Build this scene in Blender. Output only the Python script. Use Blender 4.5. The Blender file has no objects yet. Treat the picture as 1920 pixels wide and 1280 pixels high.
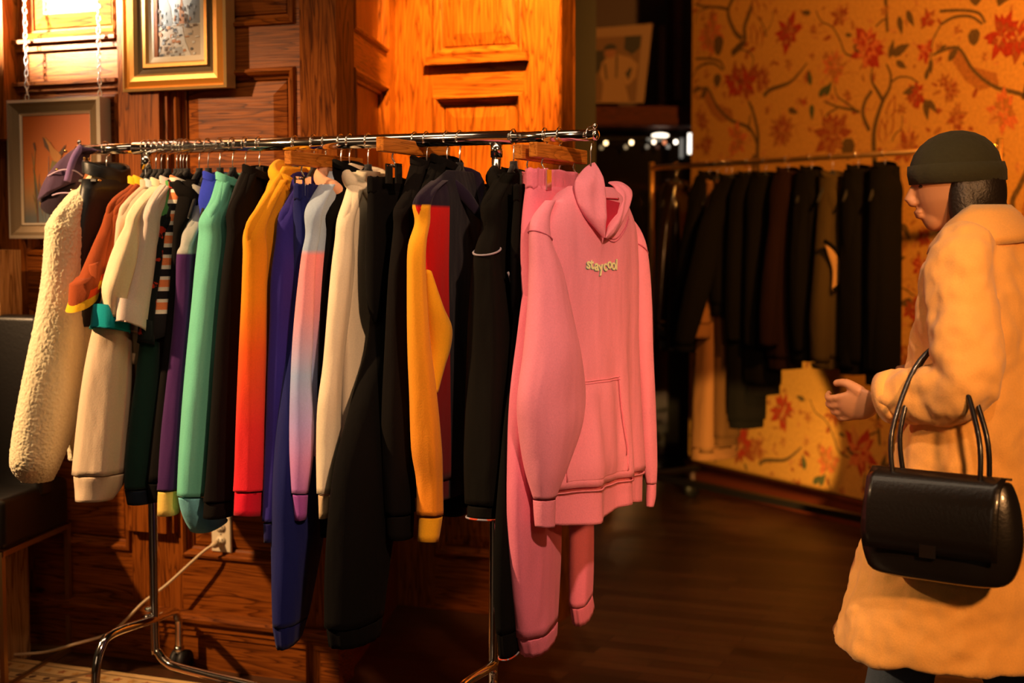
import bpy, math, random
from math import sin, cos, pi, radians
from mathutils import Vector, Matrix
random.seed(7)
sc = bpy.context.scene
C = sc.collection
# ------------------------------------------------------------------ camera
FPX = 2667.0; EYE = 1.35; PITCH = math.atan(190/FPX)
cd = bpy.data.cameras.new('camera'); cam = bpy.data.objects.new('camera', cd); C.objects.link(cam)
cd.sensor_width = 36; cd.lens = 36*FPX/1920
cam.location = (0, 0, EYE); cam.rotation_euler = (pi/2-PITCH, 0, 0)
cd.dof.use_dof = True; cd.dof.focus_distance = 3.5; cd.dof.aperture_fstop = 2.4
cd.clip_start = 0.05
sc.camera = cam
# ------------------------------------------------------------------ light
sc.view_settings.view_transform = 'Standard'; sc.view_settings.look = 'None'
sc.view_settings.gamma = 1; sc.view_settings.use_curve_mapping = False
sc.view_settings.exposure = 0.0
w = bpy.data.worlds.new('world'); sc.world = w; w.use_nodes = True
w.node_tree.nodes['Background'].inputs[0].default_value = (1, .55, .25, 1)
w.node_tree.nodes['Background'].inputs[1].default_value = 0.018
def spot(name, loc, tgt, power, color, angle, blend=.5, size=.05):
    l = bpy.data.lights.new(name, 'SPOT'); l.energy = power; l.color = color
    l.spot_size = radians(angle); l.spot_blend = blend; l.shadow_soft_size = size
    o = bpy.data.objects.new(name, l); C.objects.link(o); o.location = loc
    o.rotation_euler = (Vector(tgt)-Vector(loc)).to_track_quat('-Z', 'Y').to_euler()
    return o
WARM = (1, .80, .58)
def area(name, loc, tgt, power, color, sx, sy):
    l = bpy.data.lights.new(name, 'AREA'); l.shape = 'RECTANGLE'; l.size = sx; l.size_y = sy; l.energy = power; l.color = color
    o = bpy.data.objects.new(name, l); C.objects.link(o); o.location = loc
    o.rotation_euler = (Vector(tgt)-Vector(loc)).to_track_quat('-Z', 'Y').to_euler(); return o
spot('track_spot_key', (0.75, 1.0, 2.75), (0.20, 3.5, 1.10), 262, (1, .58, .34), 40, .7, .06)
spot('track_spot_left', (-3.15, 3.05, 2.6), (-1.0, 3.92, 1.15), 600, (1, .60, .29), 46, .7, .05)
spot('track_spot_paneling', (-2.30, 4.12, 2.40), (-1.46, 4.68, 2.24), 1700, (1, .90, .74), 44, .6, .05)
spot('track_spot_door', (.05, 3.9, 3.1), (-.14, 5.25, 1.86), 1250, (1, .50, .08), 31, .6, .03)
spot('track_spot_wallpaper', (1.9, 3.4, 2.9), (1.75, 6.6, 2.1), 620, (1, .38, .06), 62, .8, .06)
spot('lamp_spot_low', (.95, 5.55, .20), (1.22, 7.35, .40), 110, (1, .55, .14), 38, .2, .03)
spot('fill_spot_floor', (2.3, 3.2, 3.0), (1.0, 5.2, 0), 160, (1, .50, .18), 34, .3, .05)  # added fill, no fitting: brightens the floor between the racks
spot('track_spot_person', (1.5, .2, 2.2), (1.15, 3.3, .98), 330, (1, .45, .15), 34, .5, .12)
area('overhead_fill_area', (-.6, 2.8, 3.15), (-.6, 3.6, 1.4), 16, (1, .74, .48), 3.0, .6)  # unseen area light, added for a streak on the chrome and soft fill
area('front_fill_area', (-2.5, -1.2, 1.8), (-.5, 3.6, 1.2), 7, (1, .66, .38), 2.4, 1.4)  # no window here: unseen glow added for the chrome to reflect
# ------------------------------------------------------------------ helpers
UP = Vector((0, sin(PITCH), cos(PITCH))); FWD = Vector((0, cos(PITCH), -sin(PITCH))); EYEP = Vector((0, 0, EYE))
Z = Vector((0, 0, 1))
def ray(x, y): return Vector((1, 0, 0))*((x-960)/FPX) + UP*((640-y)/FPX) + FWD
def onz(x, y, z): d = ray(x, y); return EYEP + d*((z-EYE)/d.z)
def onY(x, y, Y): d = ray(x, y); return EYEP + d*(Y/d.y)
def onp(x, y, P, n): d = ray(x, y); return EYEP + d*((P-EYEP).dot(n)/d.dot(n))
def frame(P, xdir):
    x = Vector(xdir).normalized(); y = Z.cross(x)
    return Matrix(((x.x, y.x, 0, P[0]), (x.y, y.y, 0, P[1]), (0, 0, 1, P[2]), (0, 0, 0, 1)))
class Plane:                       # vertical plane; local x along it, y away, z up
    def __init__(s, P, xdir):
        s.P = Vector(P); s.d = Vector(xdir).normalized(); s.n = Z.cross(s.d); s.M = frame(s.P, s.d)
    def uz(s, x, y):
        q = onp(x, y, s.P, s.n); return ((q-s.P).dot(s.d), q.z-s.P.z)
def lin(c):
    c = c/255.0
    return c/12.92 if c <= .04045 else ((c+.055)/1.055)**2.4
def col(r, g, b): return (lin(r), lin(g), lin(b), 1)
def alb(r, g, b, k=1.0, L=WARM):   # reflectance of a cloth seen as r,g,b under the warm lamps
    return tuple(min(.92, lin(v)/(L[i]*k)) for i, v in enumerate((r, g, b))) + (1,)
def catmull(pts, n):
    P = [pts[0]] + list(pts) + [pts[-1]]; out = []
    for i in range(1, len(P)-2):
        a, b, c, d = P[i-1], P[i], P[i+1], P[i+2]
        for k in range(n):
            t = k/n
            out.append(tuple(.5*((2*b[j]) + (c[j]-a[j])*t + (2*a[j]-5*b[j]+4*c[j]-d[j])*t*t + (-a[j]+3*b[j]-3*c[j]+d[j])*t**3) for j in range(len(b))))
    out.append(tuple(pts[-1])); return out
class MB:
    def __init__(s): s.v = []; s.f = []; s.m = []; s.sm = []
    def add(s, vs, fs, mi=0, smooth=False):
        o = len(s.v); s.v += [tuple(v) for v in vs]
        for f in fs: s.f.append([i+o for i in f]); s.m.append(mi); s.sm.append(smooth)
    def box(s, x0, x1, y0, y1, z0, z1, mi=0, M=None):
        vs = [Vector((x, y, z)) for z in (z0, z1) for y in (y0, y1) for x in (x0, x1)]
        if M: vs = [M @ v for v in vs]
        s.add(vs, [(0, 2, 3, 1), (4, 5, 7, 6), (0, 1, 5, 4), (2, 6, 7, 3), (0, 4, 6, 2), (1, 3, 7, 5)], mi)
    def quad(s, a, b, c, d, mi=0): s.add([a, b, c, d], [(0, 1, 2, 3)], mi)
    def loft(s, rings, mi=0, cap=(True, True), smooth=True, closed=False):
        n = len(rings[0]); vs = [v for r in rings for v in r]; fs = []
        for i in range(len(rings)-(0 if closed else 1)):
            a = i*n; b = ((i+1) % len(rings))*n
            for k in range(n):
                k2 = (k+1) % n; fs.append((a+k, a+k2, b+k2, b+k))
        if not closed:
            if cap[0]: fs.append(tuple(range(n))[::-1])
            if cap[1]: fs.append(tuple((len(rings)-1)*n+k for k in range(n)))
        s.add(vs, fs, mi, smooth)
    def tube(s, path, r, seg=12, mi=0, sub=1, cap=(True, True), closed=False):
        """round tube along a path; r number or list"""
        R = r if isinstance(r, (list, tuple)) else [r]*len(path)
        if sub > 1:
            q = catmull([tuple(p)+(R[i],) for i, p in enumerate(path)], sub); path = [x[:3] for x in q]; R = [x[3] for x in q]
        path = [Vector(p) for p in path]; N = len(path); rings = []; prev = None
        for i in range(N):
            if closed: t = path[(i+1) % N]-path[i-1]
            else: t = path[min(i+1, N-1)]-path[max(i-1, 0)]
            t.normalize()
            if prev is None:
                a = Vector((0, 0, 1)) if abs(t.z) < .9 else Vector((1, 0, 0))
                u = (a - t*a.dot(t)).normalized()
            else: u = (prev - t*prev.dot(t)).normalized()
            prev = u; v = t.cross(u)
            rings.append([path[i]+(u*cos(2*pi*k/seg)+v*sin(2*pi*k/seg))*R[i] for k in range(seg)])
        s.loft(rings, mi, cap, True, closed)
    def ellipsoid(s, c, r, mi=0, seg=20, rings=12, M=None, f=None):
        rr = []
        for i in range(rings+1):
            a = -pi/2 + pi*(i if 0 < i < rings else (i+.04 if i == 0 else i-.04))/rings
            ring = []
            for k in range(seg):
                th = 2*pi*k/seg
                v = Vector((cos(a)*cos(th)*r[0], cos(a)*sin(th)*r[1], sin(a)*r[2]))
                if f: v = f(v)
                if M: v = M @ v
                ring.append(v+Vector(c))
            rr.append(ring)
        s.loft(rr, mi)
    def rectsweep(s, u0, u1, z0, z1, prof, mi=0, mv=None, fill=None):
        """profile [(inset, y)] swept round a rectangle with mitred corners"""
        R = [[(u0+i, y, z0+i), (u1-i, y, z0+i), (u1-i, y, z1-i), (u0+i, y, z1-i)] for i, y in prof]
        for a, b in zip(R, R[1:]):
            for k in range(4):
                k2 = (k+1) % 4
                s.quad(a[k], a[k2], b[k2], b[k], mi if (k % 2 == 0 or mv is None) else mv)
        if fill is not None: s.quad(*R[-1], fill)
    def poly(s, pts, y, mi=0): s.add([(p[0], y, p[1]) for p in pts], [tuple(range(len(pts)))], mi)
    def ribbon(s, pts, w0, w1, y, mi=0, sub=5):
        q = catmull(pts, sub) if sub > 1 else pts; n = len(q); vs = []
        for i, p in enumerate(q):
            a = q[max(i-1, 0)]; b = q[min(i+1, n-1)]; dx, dz = b[0]-a[0], b[1]-a[1]; L = math.hypot(dx, dz) or 1
            w = (w0+(w1-w0)*i/(n-1))/2; vs += [(p[0]-dz/L*w, y, p[1]+dx/L*w), (p[0]+dz/L*w, y, p[1]-dx/L*w)]
        s.add(vs, [(2*i, 2*i+1, 2*i+3, 2*i+2) for i in range(n-1)], mi)
    def build(s, name, mats, parent=None, M=None):
        me = bpy.data.meshes.new(name); me.from_pydata(s.v, [], s.f); me.update()
        if not isinstance(mats, (list, tuple)): mats = [mats]
        for m in mats: me.materials.append(m)
        me.polygons.foreach_set('material_index', s.m); me.polygons.foreach_set('use_smooth', s.sm)
        o = bpy.data.objects.new(name, me); C.objects.link(o)
        if parent is not None: o.parent = parent
        if M is not None: o.matrix_local = M
        return o
def thing(name, label, cat, M=None, group=None):
    o = bpy.data.objects.new(name, None); C.objects.link(o); o.empty_display_size = .05
    if M is not None: o.matrix_world = M
    return tag(o, label, cat, group)
def tag(o, label, cat, group=None):
    o['label'] = label; o['category'] = cat
    if group: o['group'] = group
    return o
def struct(o): o['kind'] = 'structure'; return o
def copy_tree(o, parent=None):
    c = o.copy(); C.objects.link(c); c.parent = parent
    for ch in o.children: copy_tree(ch, c)
    return c
# ------------------------------------------------------------------ materials
_M = {}
def N(nt, t, **kw):
    n = nt.nodes.new(t)
    for k, v in kw.items(): setattr(n, k, v)
    return n
def base(name):
    m = bpy.data.materials.new(name); m.use_nodes = True
    return m, m.node_tree, m.node_tree.nodes['Principled BSDF']
def plain(name, c, rough=.5, metal=0, coat=0, bump=0, bscale=200, emit=None, es=1, sheen=0, spec=.5):
    if name in _M: return _M[name]
    m, nt, b = base(name); b.inputs['Base Color'].default_value = c if len(c) == 4 else tuple(c)+(1,)
    b.inputs['Roughness'].default_value = rough; b.inputs['Metallic'].default_value = metal
    b.inputs['Coat Weight'].default_value = coat; b.inputs['Sheen Weight'].default_value = sheen
    b.inputs['Specular IOR Level'].default_value = spec
    tc = N(nt, 'ShaderNodeTexCoord'); nz = N(nt, 'ShaderNodeTexNoise'); nz.inputs['Scale'].default_value = bscale; nz.inputs['Detail'].default_value = 3
    nt.links.new(tc.outputs['Object'], nz.inputs['Vector'])
    bp = N(nt, 'ShaderNodeBump'); bp.inputs['Strength'].default_value = bump; bp.inputs['Distance'].default_value = .002
    nt.links.new(nz.outputs['Fac'], bp.inputs['Height'])
    if bump: nt.links.new(bp.outputs[0], b.inputs['Normal'])
    if emit: b.inputs['Emission Color'].default_value = tuple(emit)+(1,); b.inputs['Emission Strength'].default_value = es
    _M[name] = m; return m
def cloth(name, stops, xs=None, interp='LINEAR', sheen=.07, bump=.35, nscale=260, var=.12, spots=None):
    """knit cloth; stops=[(local z, colour)] from top to bottom or one colour; xs=(x, colour): colour of the cloth past x"""
    m, nt, b = base(name); L = nt.links.new
    tc = N(nt, 'ShaderNodeTexCoord'); sp = N(nt, 'ShaderNodeSeparateXYZ'); L(tc.outputs['Object'], sp.inputs[0])
    if isinstance(stops, tuple): stops = [(0, stops)]
    zs = [z for z, c in stops]; z0, z1 = min(zs)-.01, max(zs)+.01
    mr = N(nt, 'ShaderNodeMapRange'); mr.inputs['From Min'].default_value = z0; mr.inputs['From Max'].default_value = z1
    L(sp.outputs['Z'], mr.inputs['Value'])
    cr = N(nt, 'ShaderNodeValToRGB'); cr.color_ramp.interpolation = interp
    st = sorted(((z-z0)/(z1-z0), c) for z, c in stops)
    els = cr.color_ramp.elements
    els[0].position = st[0][0]; els[0].color = st[0][1]
    if len(st) == 1: els.remove(els[1])
    else:
        els[1].position = st[-1][0]; els[1].color = st[-1][1]
        for p, c in st[1:-1]: e = els.new(p); e.color = c
    L(mr.outputs[0], cr.inputs[0]); cur = cr.outputs[0]
    if xs:
        lt = N(nt, 'ShaderNodeMath', operation='GREATER_THAN'); lt.inputs[1].default_value = xs[0]; L(sp.outputs['X'], lt.inputs[0])
        mx = N(nt, 'ShaderNodeMix', data_type='RGBA'); L(lt.outputs[0], mx.inputs[0]); L(cur, mx.inputs[6]); mx.inputs[7].default_value = xs[1]; cur = mx.outputs[2]
    if spots:
        vo = N(nt, 'ShaderNodeTexNoise'); vo.inputs['Scale'].default_value = 28; vo.inputs['Detail'].default_value = 4; L(tc.outputs['Object'], vo.inputs['Vector'])
        lt = N(nt, 'ShaderNodeMath', operation='GREATER_THAN'); lt.inputs[1].default_value = .55; L(vo.outputs['Fac'], lt.inputs[0])
        mx = N(nt, 'ShaderNodeMix', data_type='RGBA'); L(lt.outputs[0], mx.inputs[0]); L(cur, mx.inputs[6]); mx.inputs[7].default_value = spots; cur = mx.outputs[2]
    nz = N(nt, 'ShaderNodeTexNoise'); nz.inputs['Scale'].default_value = nscale; nz.inputs['Detail'].default_value = 4; L(tc.outputs['Object'], nz.inputs['Vector'])
    ml = N(nt, 'ShaderNodeMapRange'); ml.inputs['To Min'].default_value = 1-var; ml.inputs['To Max'].default_value = 1+var; L(nz.outputs['Fac'], ml.inputs['Value'])
    vm = N(nt, 'ShaderNodeVectorMath', operation='SCALE'); L(cur, vm.inputs[0]); L(ml.outputs[0], vm.inputs['Scale'])
    L(vm.outputs[0], b.inputs['Base Color'])
    n2 = N(nt, 'ShaderNodeTexNoise'); n2.inputs['Scale'].default_value = 9; n2.inputs['Detail'].default_value = 2
    mp = N(nt, 'ShaderNodeMapping'); mp.inputs['Scale'].default_value = (1.6, 1.6, .45); L(tc.outputs['Object'], mp.inputs[0]); L(mp.outputs[0], n2.inputs['Vector'])
    b1 = N(nt, 'ShaderNodeBump'); b1.inputs['Strength'].default_value = .55; b1.inputs['Distance'].default_value = .02; L(n2.outputs['Fac'], b1.inputs['Height'])
    b2 = N(nt, 'ShaderNodeBump'); b2.inputs['Strength'].default_value = bump; b2.inputs['Distance'].default_value = .0015; L(nz.outputs['Fac'], b2.inputs['Height']); L(b1.outputs[0], b2.inputs['Normal'])
    L(b2.outputs[0], b.inputs['Normal'])
    b.inputs['Roughness'].default_value = .95; b.inputs['Specular IOR Level'].default_value = .12
    b.inputs['Sheen Weight'].default_value = sheen; b.inputs['Sheen Roughness'].default_value = .6
    return m
def wood(name, dark, mid, light, horiz=False, rough=.36, coat=.0, scale=1.0, seed=0):
    m, nt, b = base(name); L = nt.links.new
    tc = N(nt, 'ShaderNodeTexCoord'); mp = N(nt, 'ShaderNodeMapping'); L(tc.outputs['Object'], mp.inputs[0])
    mp.inputs['Location'].default_value = (seed*1.7, seed*.9, seed*2.3)
    mp.inputs['Scale'].default_value = (.75*scale, 7*scale, 11*scale) if horiz else (11*scale, 7*scale, .75*scale)
    n1 = N(nt, 'ShaderNodeTexNoise'); n1.inputs['Scale'].default_value = 1.15; n1.inputs['Detail'].default_value = 3; n1.inputs['Distortion'].default_value = .35
    L(mp.outputs[0], n1.inputs['Vector'])
    mu = N(nt, 'ShaderNodeMath', operation='MULTIPLY'); mu.inputs[1].default_value = 19; L(n1.outputs['Fac'], mu.inputs[0])
    fr = N(nt, 'ShaderNodeMath', operation='FRACT'); L(mu.outputs[0], fr.inputs[0])
    cr = N(nt, 'ShaderNodeValToRGB'); e = cr.color_ramp.elements
    e[0].position = 0; e[0].color = dark; e[1].position = 1; e[1].color = mid
    k = e.new(.16); k.color = mid; k = e.new(.55); k.color = light; k = e.new(.9); k.color = light
    L(fr.outputs[0], cr.inputs[0])
    m2 = N(nt, 'ShaderNodeMapping'); L(tc.outputs['Object'], m2.inputs[0])
    m2.inputs['Scale'].default_value = (6, 60, 260) if horiz else (260, 60, 6)
    n2 = N(nt, 'ShaderNodeTexNoise'); n2.inputs['Scale'].default_value = 1; n2.inputs['Detail'].default_value = 5; n2.inputs['Roughness'].default_value = .7; L(m2.outputs[0], n2.inputs['Vector'])
    cr2 = N(nt, 'ShaderNodeValToRGB'); e = cr2.color_ramp.elements
    e[0].position = .36; e[0].color = (.38, .30, .25, 1); e[1].position = .52; e[1].color = (1, 1, 1, 1)
    L(n2.outputs['Fac'], cr2.inputs[0])
    mx = N(nt, 'ShaderNodeMix', data_type='RGBA', blend_type='MULTIPLY'); mx.inputs[0].default_value = .75
    L(cr.outputs[0], mx.inputs[6]); L(cr2.outputs[0], mx.inputs[7]); L(mx.outputs[2], b.inputs['Base Color'])
    bp = N(nt, 'ShaderNodeBump'); bp.inputs['Strength'].default_value = .25; bp.inputs['Distance'].default_value = .002; L(n2.outputs['Fac'], bp.inputs['Height']); L(bp.outputs[0], b.inputs['Normal'])
    b.inputs['Roughness'].default_value = rough; b.inputs['Coat Weight'].default_value = coat; b.inputs['Coat Roughness'].default_value = .3; b.inputs['Specular IOR Level'].default_value = .12
    return m
OAK = ((.075, .017, .002, 1), (.18, .045, .005, 1), (.28, .075, .009, 1))
oakV = wood('oak_upright_grain', *OAK); oakH = wood('oak_level_grain', *OAK, horiz=True, seed=3)
oakH2 = wood('oak_panel_grain', *OAK, horiz=True, scale=.8, seed=5)
chrome = plain('chrome', (.86, .84, .80), .10, 1); brass = plain('brass_finish', (.75, .48, .16), .22, 1)
steelwire = plain('steel_wire', (.8, .78, .74), .15, 1)
velvet = plain('black_velvet', (.006, .005, .005), .9, sheen=.2, bump=.3)
blk = plain('black_rubber', (.012, .011, .010), .5)
# ================================================================== THE ROOM
# floor: herringbone parquet
def parquet():
    m, nt, b = base('dark_parquet'); L = nt.links.new
    tc = N(nt, 'ShaderNodeTexCoord'); mp = N(nt, 'ShaderNodeMapping'); mp.inputs['Rotation'].default_value = (0, 0, radians(22)); L(tc.outputs['Object'], mp.inputs[0])
    br = N(nt, 'ShaderNodeTexBrick'); br.inputs['Scale'].default_value = 1; br.inputs['Brick Width'].default_value = .42; br.inputs['Row Height'].default_value = .075
    br.inputs['Mortar Size'].default_value = .0012; br.inputs['Color1'].default_value = (.055, .020, .006, 1); br.inputs['Color2'].default_value = (.115, .045, .014, 1); br.inputs['Mortar'].default_value = (.008, .004, .002, 1)
    L(mp.outputs[0], br.inputs['Vector'])
    m2 = N(nt, 'ShaderNodeMapping'); m2.inputs['Scale'].default_value = (8, 110, 8); L(mp.outputs[0], m2.inputs[0])
    nz = N(nt, 'ShaderNodeTexNoise'); nz.inputs['Scale'].default_value = 1; nz.inputs['Detail'].default_value = 5; L(m2.outputs[0], nz.inputs['Vector'])
    mx = N(nt, 'ShaderNodeMix', data_type='RGBA', blend_type='MULTIPLY'); mx.inputs[0].default_value = .6; L(br.outputs[0], mx.inputs[6]); L(nz.outputs['Color'], mx.inputs[7])
    L(mx.outputs[2], b.inputs['Base Color']); b.inputs['Roughness'].default_value = .42
    bp = N(nt, 'ShaderNodeBump'); bp.inputs['Strength'].default_value = .3; bp.inputs['Distance'].default_value = .002; L(nz.outputs['Fac'], bp.inputs['Height']); L(bp.outputs[0], b.inputs['Normal'])
    return m
f = MB(); f.box(-4.2, 5, -3.2, 11, -.05, 0); struct(f.build('floor', parquet()))
# oak panelled wall on the left
WD = Vector((.9284, -.3716, 0))                 # along the wall, towards the right
A = Plane(onz(415, 1254, 0), WD)
def panelled(name, pl, u0, u1, z0, z1, opens, t=.03, mats=None, field=True):
    """stiles and rails in one plane with moulded, sunk fields in the openings"""
    m = MB(); us = sorted({u0, u1} | {o[0] for o in opens} | {o[1] for o in opens}); zs = sorted({z0, z1} | {o[2] for o in opens} | {o[3] for o in opens})
    for a, b in zip(us, us[1:]):
        for c, d in zip(zs, zs[1:]):
            um, zm = (a+b)/2, (c+d)/2
            if any(o[0] < um < o[1] and o[2] < zm < o[3] for o in opens): continue
            hor = any(o[0] < um < o[1] for o in opens)
            m.quad((a, 0, c), (b, 0, c), (b, 0, d), (a, 0, d), 1 if hor else 0)
    for o in opens:
        m.rectsweep(*o, [(0, 0), (.004, -.010), (.012, -.013), (.020, -.004), (.026, .010), (.034, .013), (.036, .022)], 1, 0)
        if field: m.rectsweep(o[0]+.036, o[1]-.036, o[2]+.036, o[3]-.036, [(0, .022), (.004, .016), (.045, .006)], 2, 2, fill=2)
        else: m.rectsweep(o[0]+.036, o[1]-.036, o[2]+.036, o[3]-.036, [(0, .022), (.01, .022)], 2, 2, fill=2)
    m.box(u0, u1, t, t+.08, z0, z1, 0)
    for a, b in ((u0, u0), (u1, u1)): m.quad((a, 0, z0), (a, t, z0), (a, t, z1), (a, 0, z1), 0)
    return m
def R(pl, x0, y0, x1, y1, bottomup=True):
    a = pl.uz(x0, (y0+y1)/2)[0]; b = pl.uz(x1, (y0+y1)/2)[0]
    return a, b
uz = A.uz
uL = -2.6; uR = uz(632, 300)[0]
ZT = 3.0
uc = uz(326, 500)[0]; up_ = uz(237, 300)[0]
# heights
z_cap = uz(400, 1150)[1]; z_low = uz(420, 1050)[1]; z_mid = uz(440, 130)[1]; z_mid0 = uz(450, 52)[1]
zA, zB = uz(130, 72)[1], uz(130, 152)[1]
zr0 = uz(120, 480)[1]
uS = uz(50, 400)[0]; uP1 = uz(556, 300)[0]; uP0 = uz(330, 300)[0]; uPil = uz(300, 300)[0]
opens = [(uP0, uP1, z_mid0, ZT-.15), (uP0, uP1, uz(440, 640)[1], z_mid),
         (uP0-.0, uz(590, 900)[0], z_low, uz(440, 690)[1]),
         (uS, up_-.02, zA, ZT-.15), (uS, up_-.02, zr0, zB-.045),
         (uS, uz(245, 900)[0], z_low, zr0-.16),
         (uz(-170, 300)[0], uz(-10, 300)[0], z_low, zr0-.16), (uz(-170, 300)[0], uz(-10, 300)[0], zr0, ZT-.15)]
m = panelled('wall_left', A, uL, uR, z_cap, ZT, opens)
# pilaster
ua, ub = up_, uz(312, 300)[0]
m.box(ua, ub, -.035, 0, z_cap+.25, ZT, 0); m.box(ub, ub+.018, -.018, 0, z_cap+.25, ZT, 0); m.box(ua-.012, ua, -.02, 0, z_cap+.25, ZT, 0)
wl = struct(m.build('wall_left', [oakV, oakH, oakH2], M=A.M))
# sill mouldings on the bright upper panels
for i, (zz, hh) in enumerate(((zA, .036), (zB, .030))):
    m = MB(); m.box(uS-.03, ua-.015, -.032, 0, zz-.012, zz, 0); m.box(uS-.02, ua-.015, -.014, 0, zz-hh, zz-.012, 0)
    struct(m.build('trim_%d' % (i+1), oakH, M=A.M))
# baseboard with cap
m = MB()
def sweep_h(m, u0, u1, prof, mi=0):
    for (y0, z0), (y1, z1) in zip(prof, prof[1:]): m.quad((u0, y0, z0), (u1, y0, z0), (u1, y1, z1), (u0, y1, z1), mi)
sweep_h(m, uL, uR, [(-.018, 0), (-.018, z_cap-.075), (-.024, z_cap-.07), (-.024, z_cap-.055), (-.030, z_cap-.05), (-.030, z_cap-.03), (-.044, z_cap-.024), (-.048, z_cap-.012), (-.044, z_cap), (0, z_cap+.004)])
m.box(uL, uR, -.017, .08, 0, z_cap)
struct(m.build('baseboard_left', oakH, M=A.M))
# splayed side of the recess, then the panelled leaf at its back
P1 = A.P + A.d*uR; rd = Vector((270/2667, 1, 0)).normalized()
B = Plane((P1.x, P1.y, 0), rd)
uBe = B.uz(742, 300)[0]
ob = [(B.uz(660, 100)[0], B.uz(724, 100)[0], B.uz(660, 56)[1], ZT-.1), (B.uz(660, 100)[0], B.uz(724, 100)[0], .95, B.uz(660, 124)[1]), (B.uz(660, 100)[0], B.uz(724, 100)[0], .2, .85)]
struct(panelled('wall_recess', B, 0, uBe, 0, ZT, ob, field=False).build('wall_recess', [oakV, oakH, oakV], M=B.M))
P2 = B.P + B.d*uBe
D = Plane((P2.x, P2.y, 0), WD)
uDe = D.uz(1053, 200)[0]
du0, du1 = D.uz(812, 150)[0], D.uz(982, 150)[0]
od = [(du0, du1, D.uz(900, 104)[1], ZT-.1), (du0, du1, .95, D.uz(900, 176)[1]), (du0, du1, .2, .85)]
m = panelled('door_1', D, 0, uDe, 0, ZT, od, field=True)
m.box(du0-.015, du1+.02, -.03, 0, D.uz(900, 108)[1]-.02, D.uz(900, 104)[1], 1)
m.quad((uDe, 0, 0), (uDe, .12, 0), (uDe, .12, ZT), (uDe, 0, ZT), 0); m.box(uDe-.01, uDe, .0, .14, 0, ZT, 0)
struct(m.build('door_1', [oakV, oakH, oakV], M=D.M))
# olive painted return and the dark alcove behind it
olive = plain('olive_paint', (.030, .026, .008), .6, bump=.1); darkred = plain('oxblood_paint', (.035, .006, .003), .6, bump=.1)
darkwood = wood('mahogany', (.012, .002, .001, 1), (.05, .008, .002, 1), (.07, .012, .003, 1), horiz=True, rough=.6, coat=0)
YO = 6.6
xo0, xo1 = onY(1040, 300, YO).x, onY(1117, 300, YO).x
m = MB(); m.box(xo0-.25, xo1, YO, YO+.12, 0, ZT); struct(m.build('wall_back', olive))
YA = 8.9
m = MB(); m.box(.2, 2.2, YA, YA+.1, 0, ZT+.2); struct(m.build('wall_alcove', darkred))
# dark glazing bay under the shelf
ZS = onY(1200, 236, 8.1).z
xs0, xs1 = onY(1100, 215, 8.1).x, onY(1300, 215, 8.1).x
m = MB(); m.box(xs0-.1, xs1+.35, 8.1, 8.9, ZS, onY(1200, 199, 8.1).z); m.box(xs0-.1, xs1+.35, 8.085, 8.1, ZS+.01, ZS+.05)
shelf = tag(m.build('wall_shelf', darkwood), 'dark red wooden shelf above the string of lights, holding the leaning photo', 'shelf')
m = MB(); m.box(xs0-.1, xs1+.35, 8.4, 8.45, 0, ZS-.002); struct(m.build('window_1', plain('night_glass', (.004, .003, .003), .08, coat=1)))
m = MB(); m.box(onY(1262, 100, 8.6).x, onY(1277, 100, 8.6).x, 8.55, 8.9, onY(1200, 190, 8.6).z, ZT+.2); struct(m.build('trim_3', wood('dark_upright', (.03, .007, .001, 1), (.09, .02, .003, 1), (.12, .03, .005, 1))))
# ---------------------------------------------------------------- floral wall
WR = (onz(1553, 972, 0)-onz(1290, 905, 0)); WR.z = 0; WR.normalize()
W = Plane(onz(1553, 972, 0), WR)
q0 = W.uz(1297, 200)[0]; q1 = W.uz(2300, 300)[0]
zb = W.uz(1553, 921)[1]
m = MB(); m.box(q0, q1, 0, .09, 0, 2.95, 0)
VINE, RED, DRED, PINK, GREEN, BRN, OLV = 1, 2, 3, 4, 5, 6, 7
def pp(x, y): return W.uz(x, y)
Wrep = pp(1810, 120)[0]-pp(1335, 190)[0]
rnd = random.Random(4)
def blob(c, rx, rz, y, mi, lobes=7, amp=.18, ph=0, n=40, rot=0):
    pts = []
    for k in range(n):
        t = 2*pi*k/n; r = 1+amp*sin(lobes*t+ph)+amp*.5*sin((lobes*2+1)*t+ph*2)
        a, b2 = rx*r*cos(t), rz*r*sin(t)
        pts.append((c[0]+a*cos(rot)-b2*sin(rot), c[1]+a*sin(rot)+b2*cos(rot)))
    m.poly(pts, y, mi)
def leaf(p, ang, L, wd, y, mi):
    c, s_ = cos(ang), sin(ang); pts = []
    for t in (0, .15, .35, .6, .85, 1): pts.append((t*L, wd*sin(pi*min(1, t**.7))))
    q = pts + [(a, -b2) for a, b2 in pts[-2:0:-1]]
    m.poly([(p[0]+a*c-b2*s_, p[1]+a*s_+b2*c) for a, b2 in q], y, mi)
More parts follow.
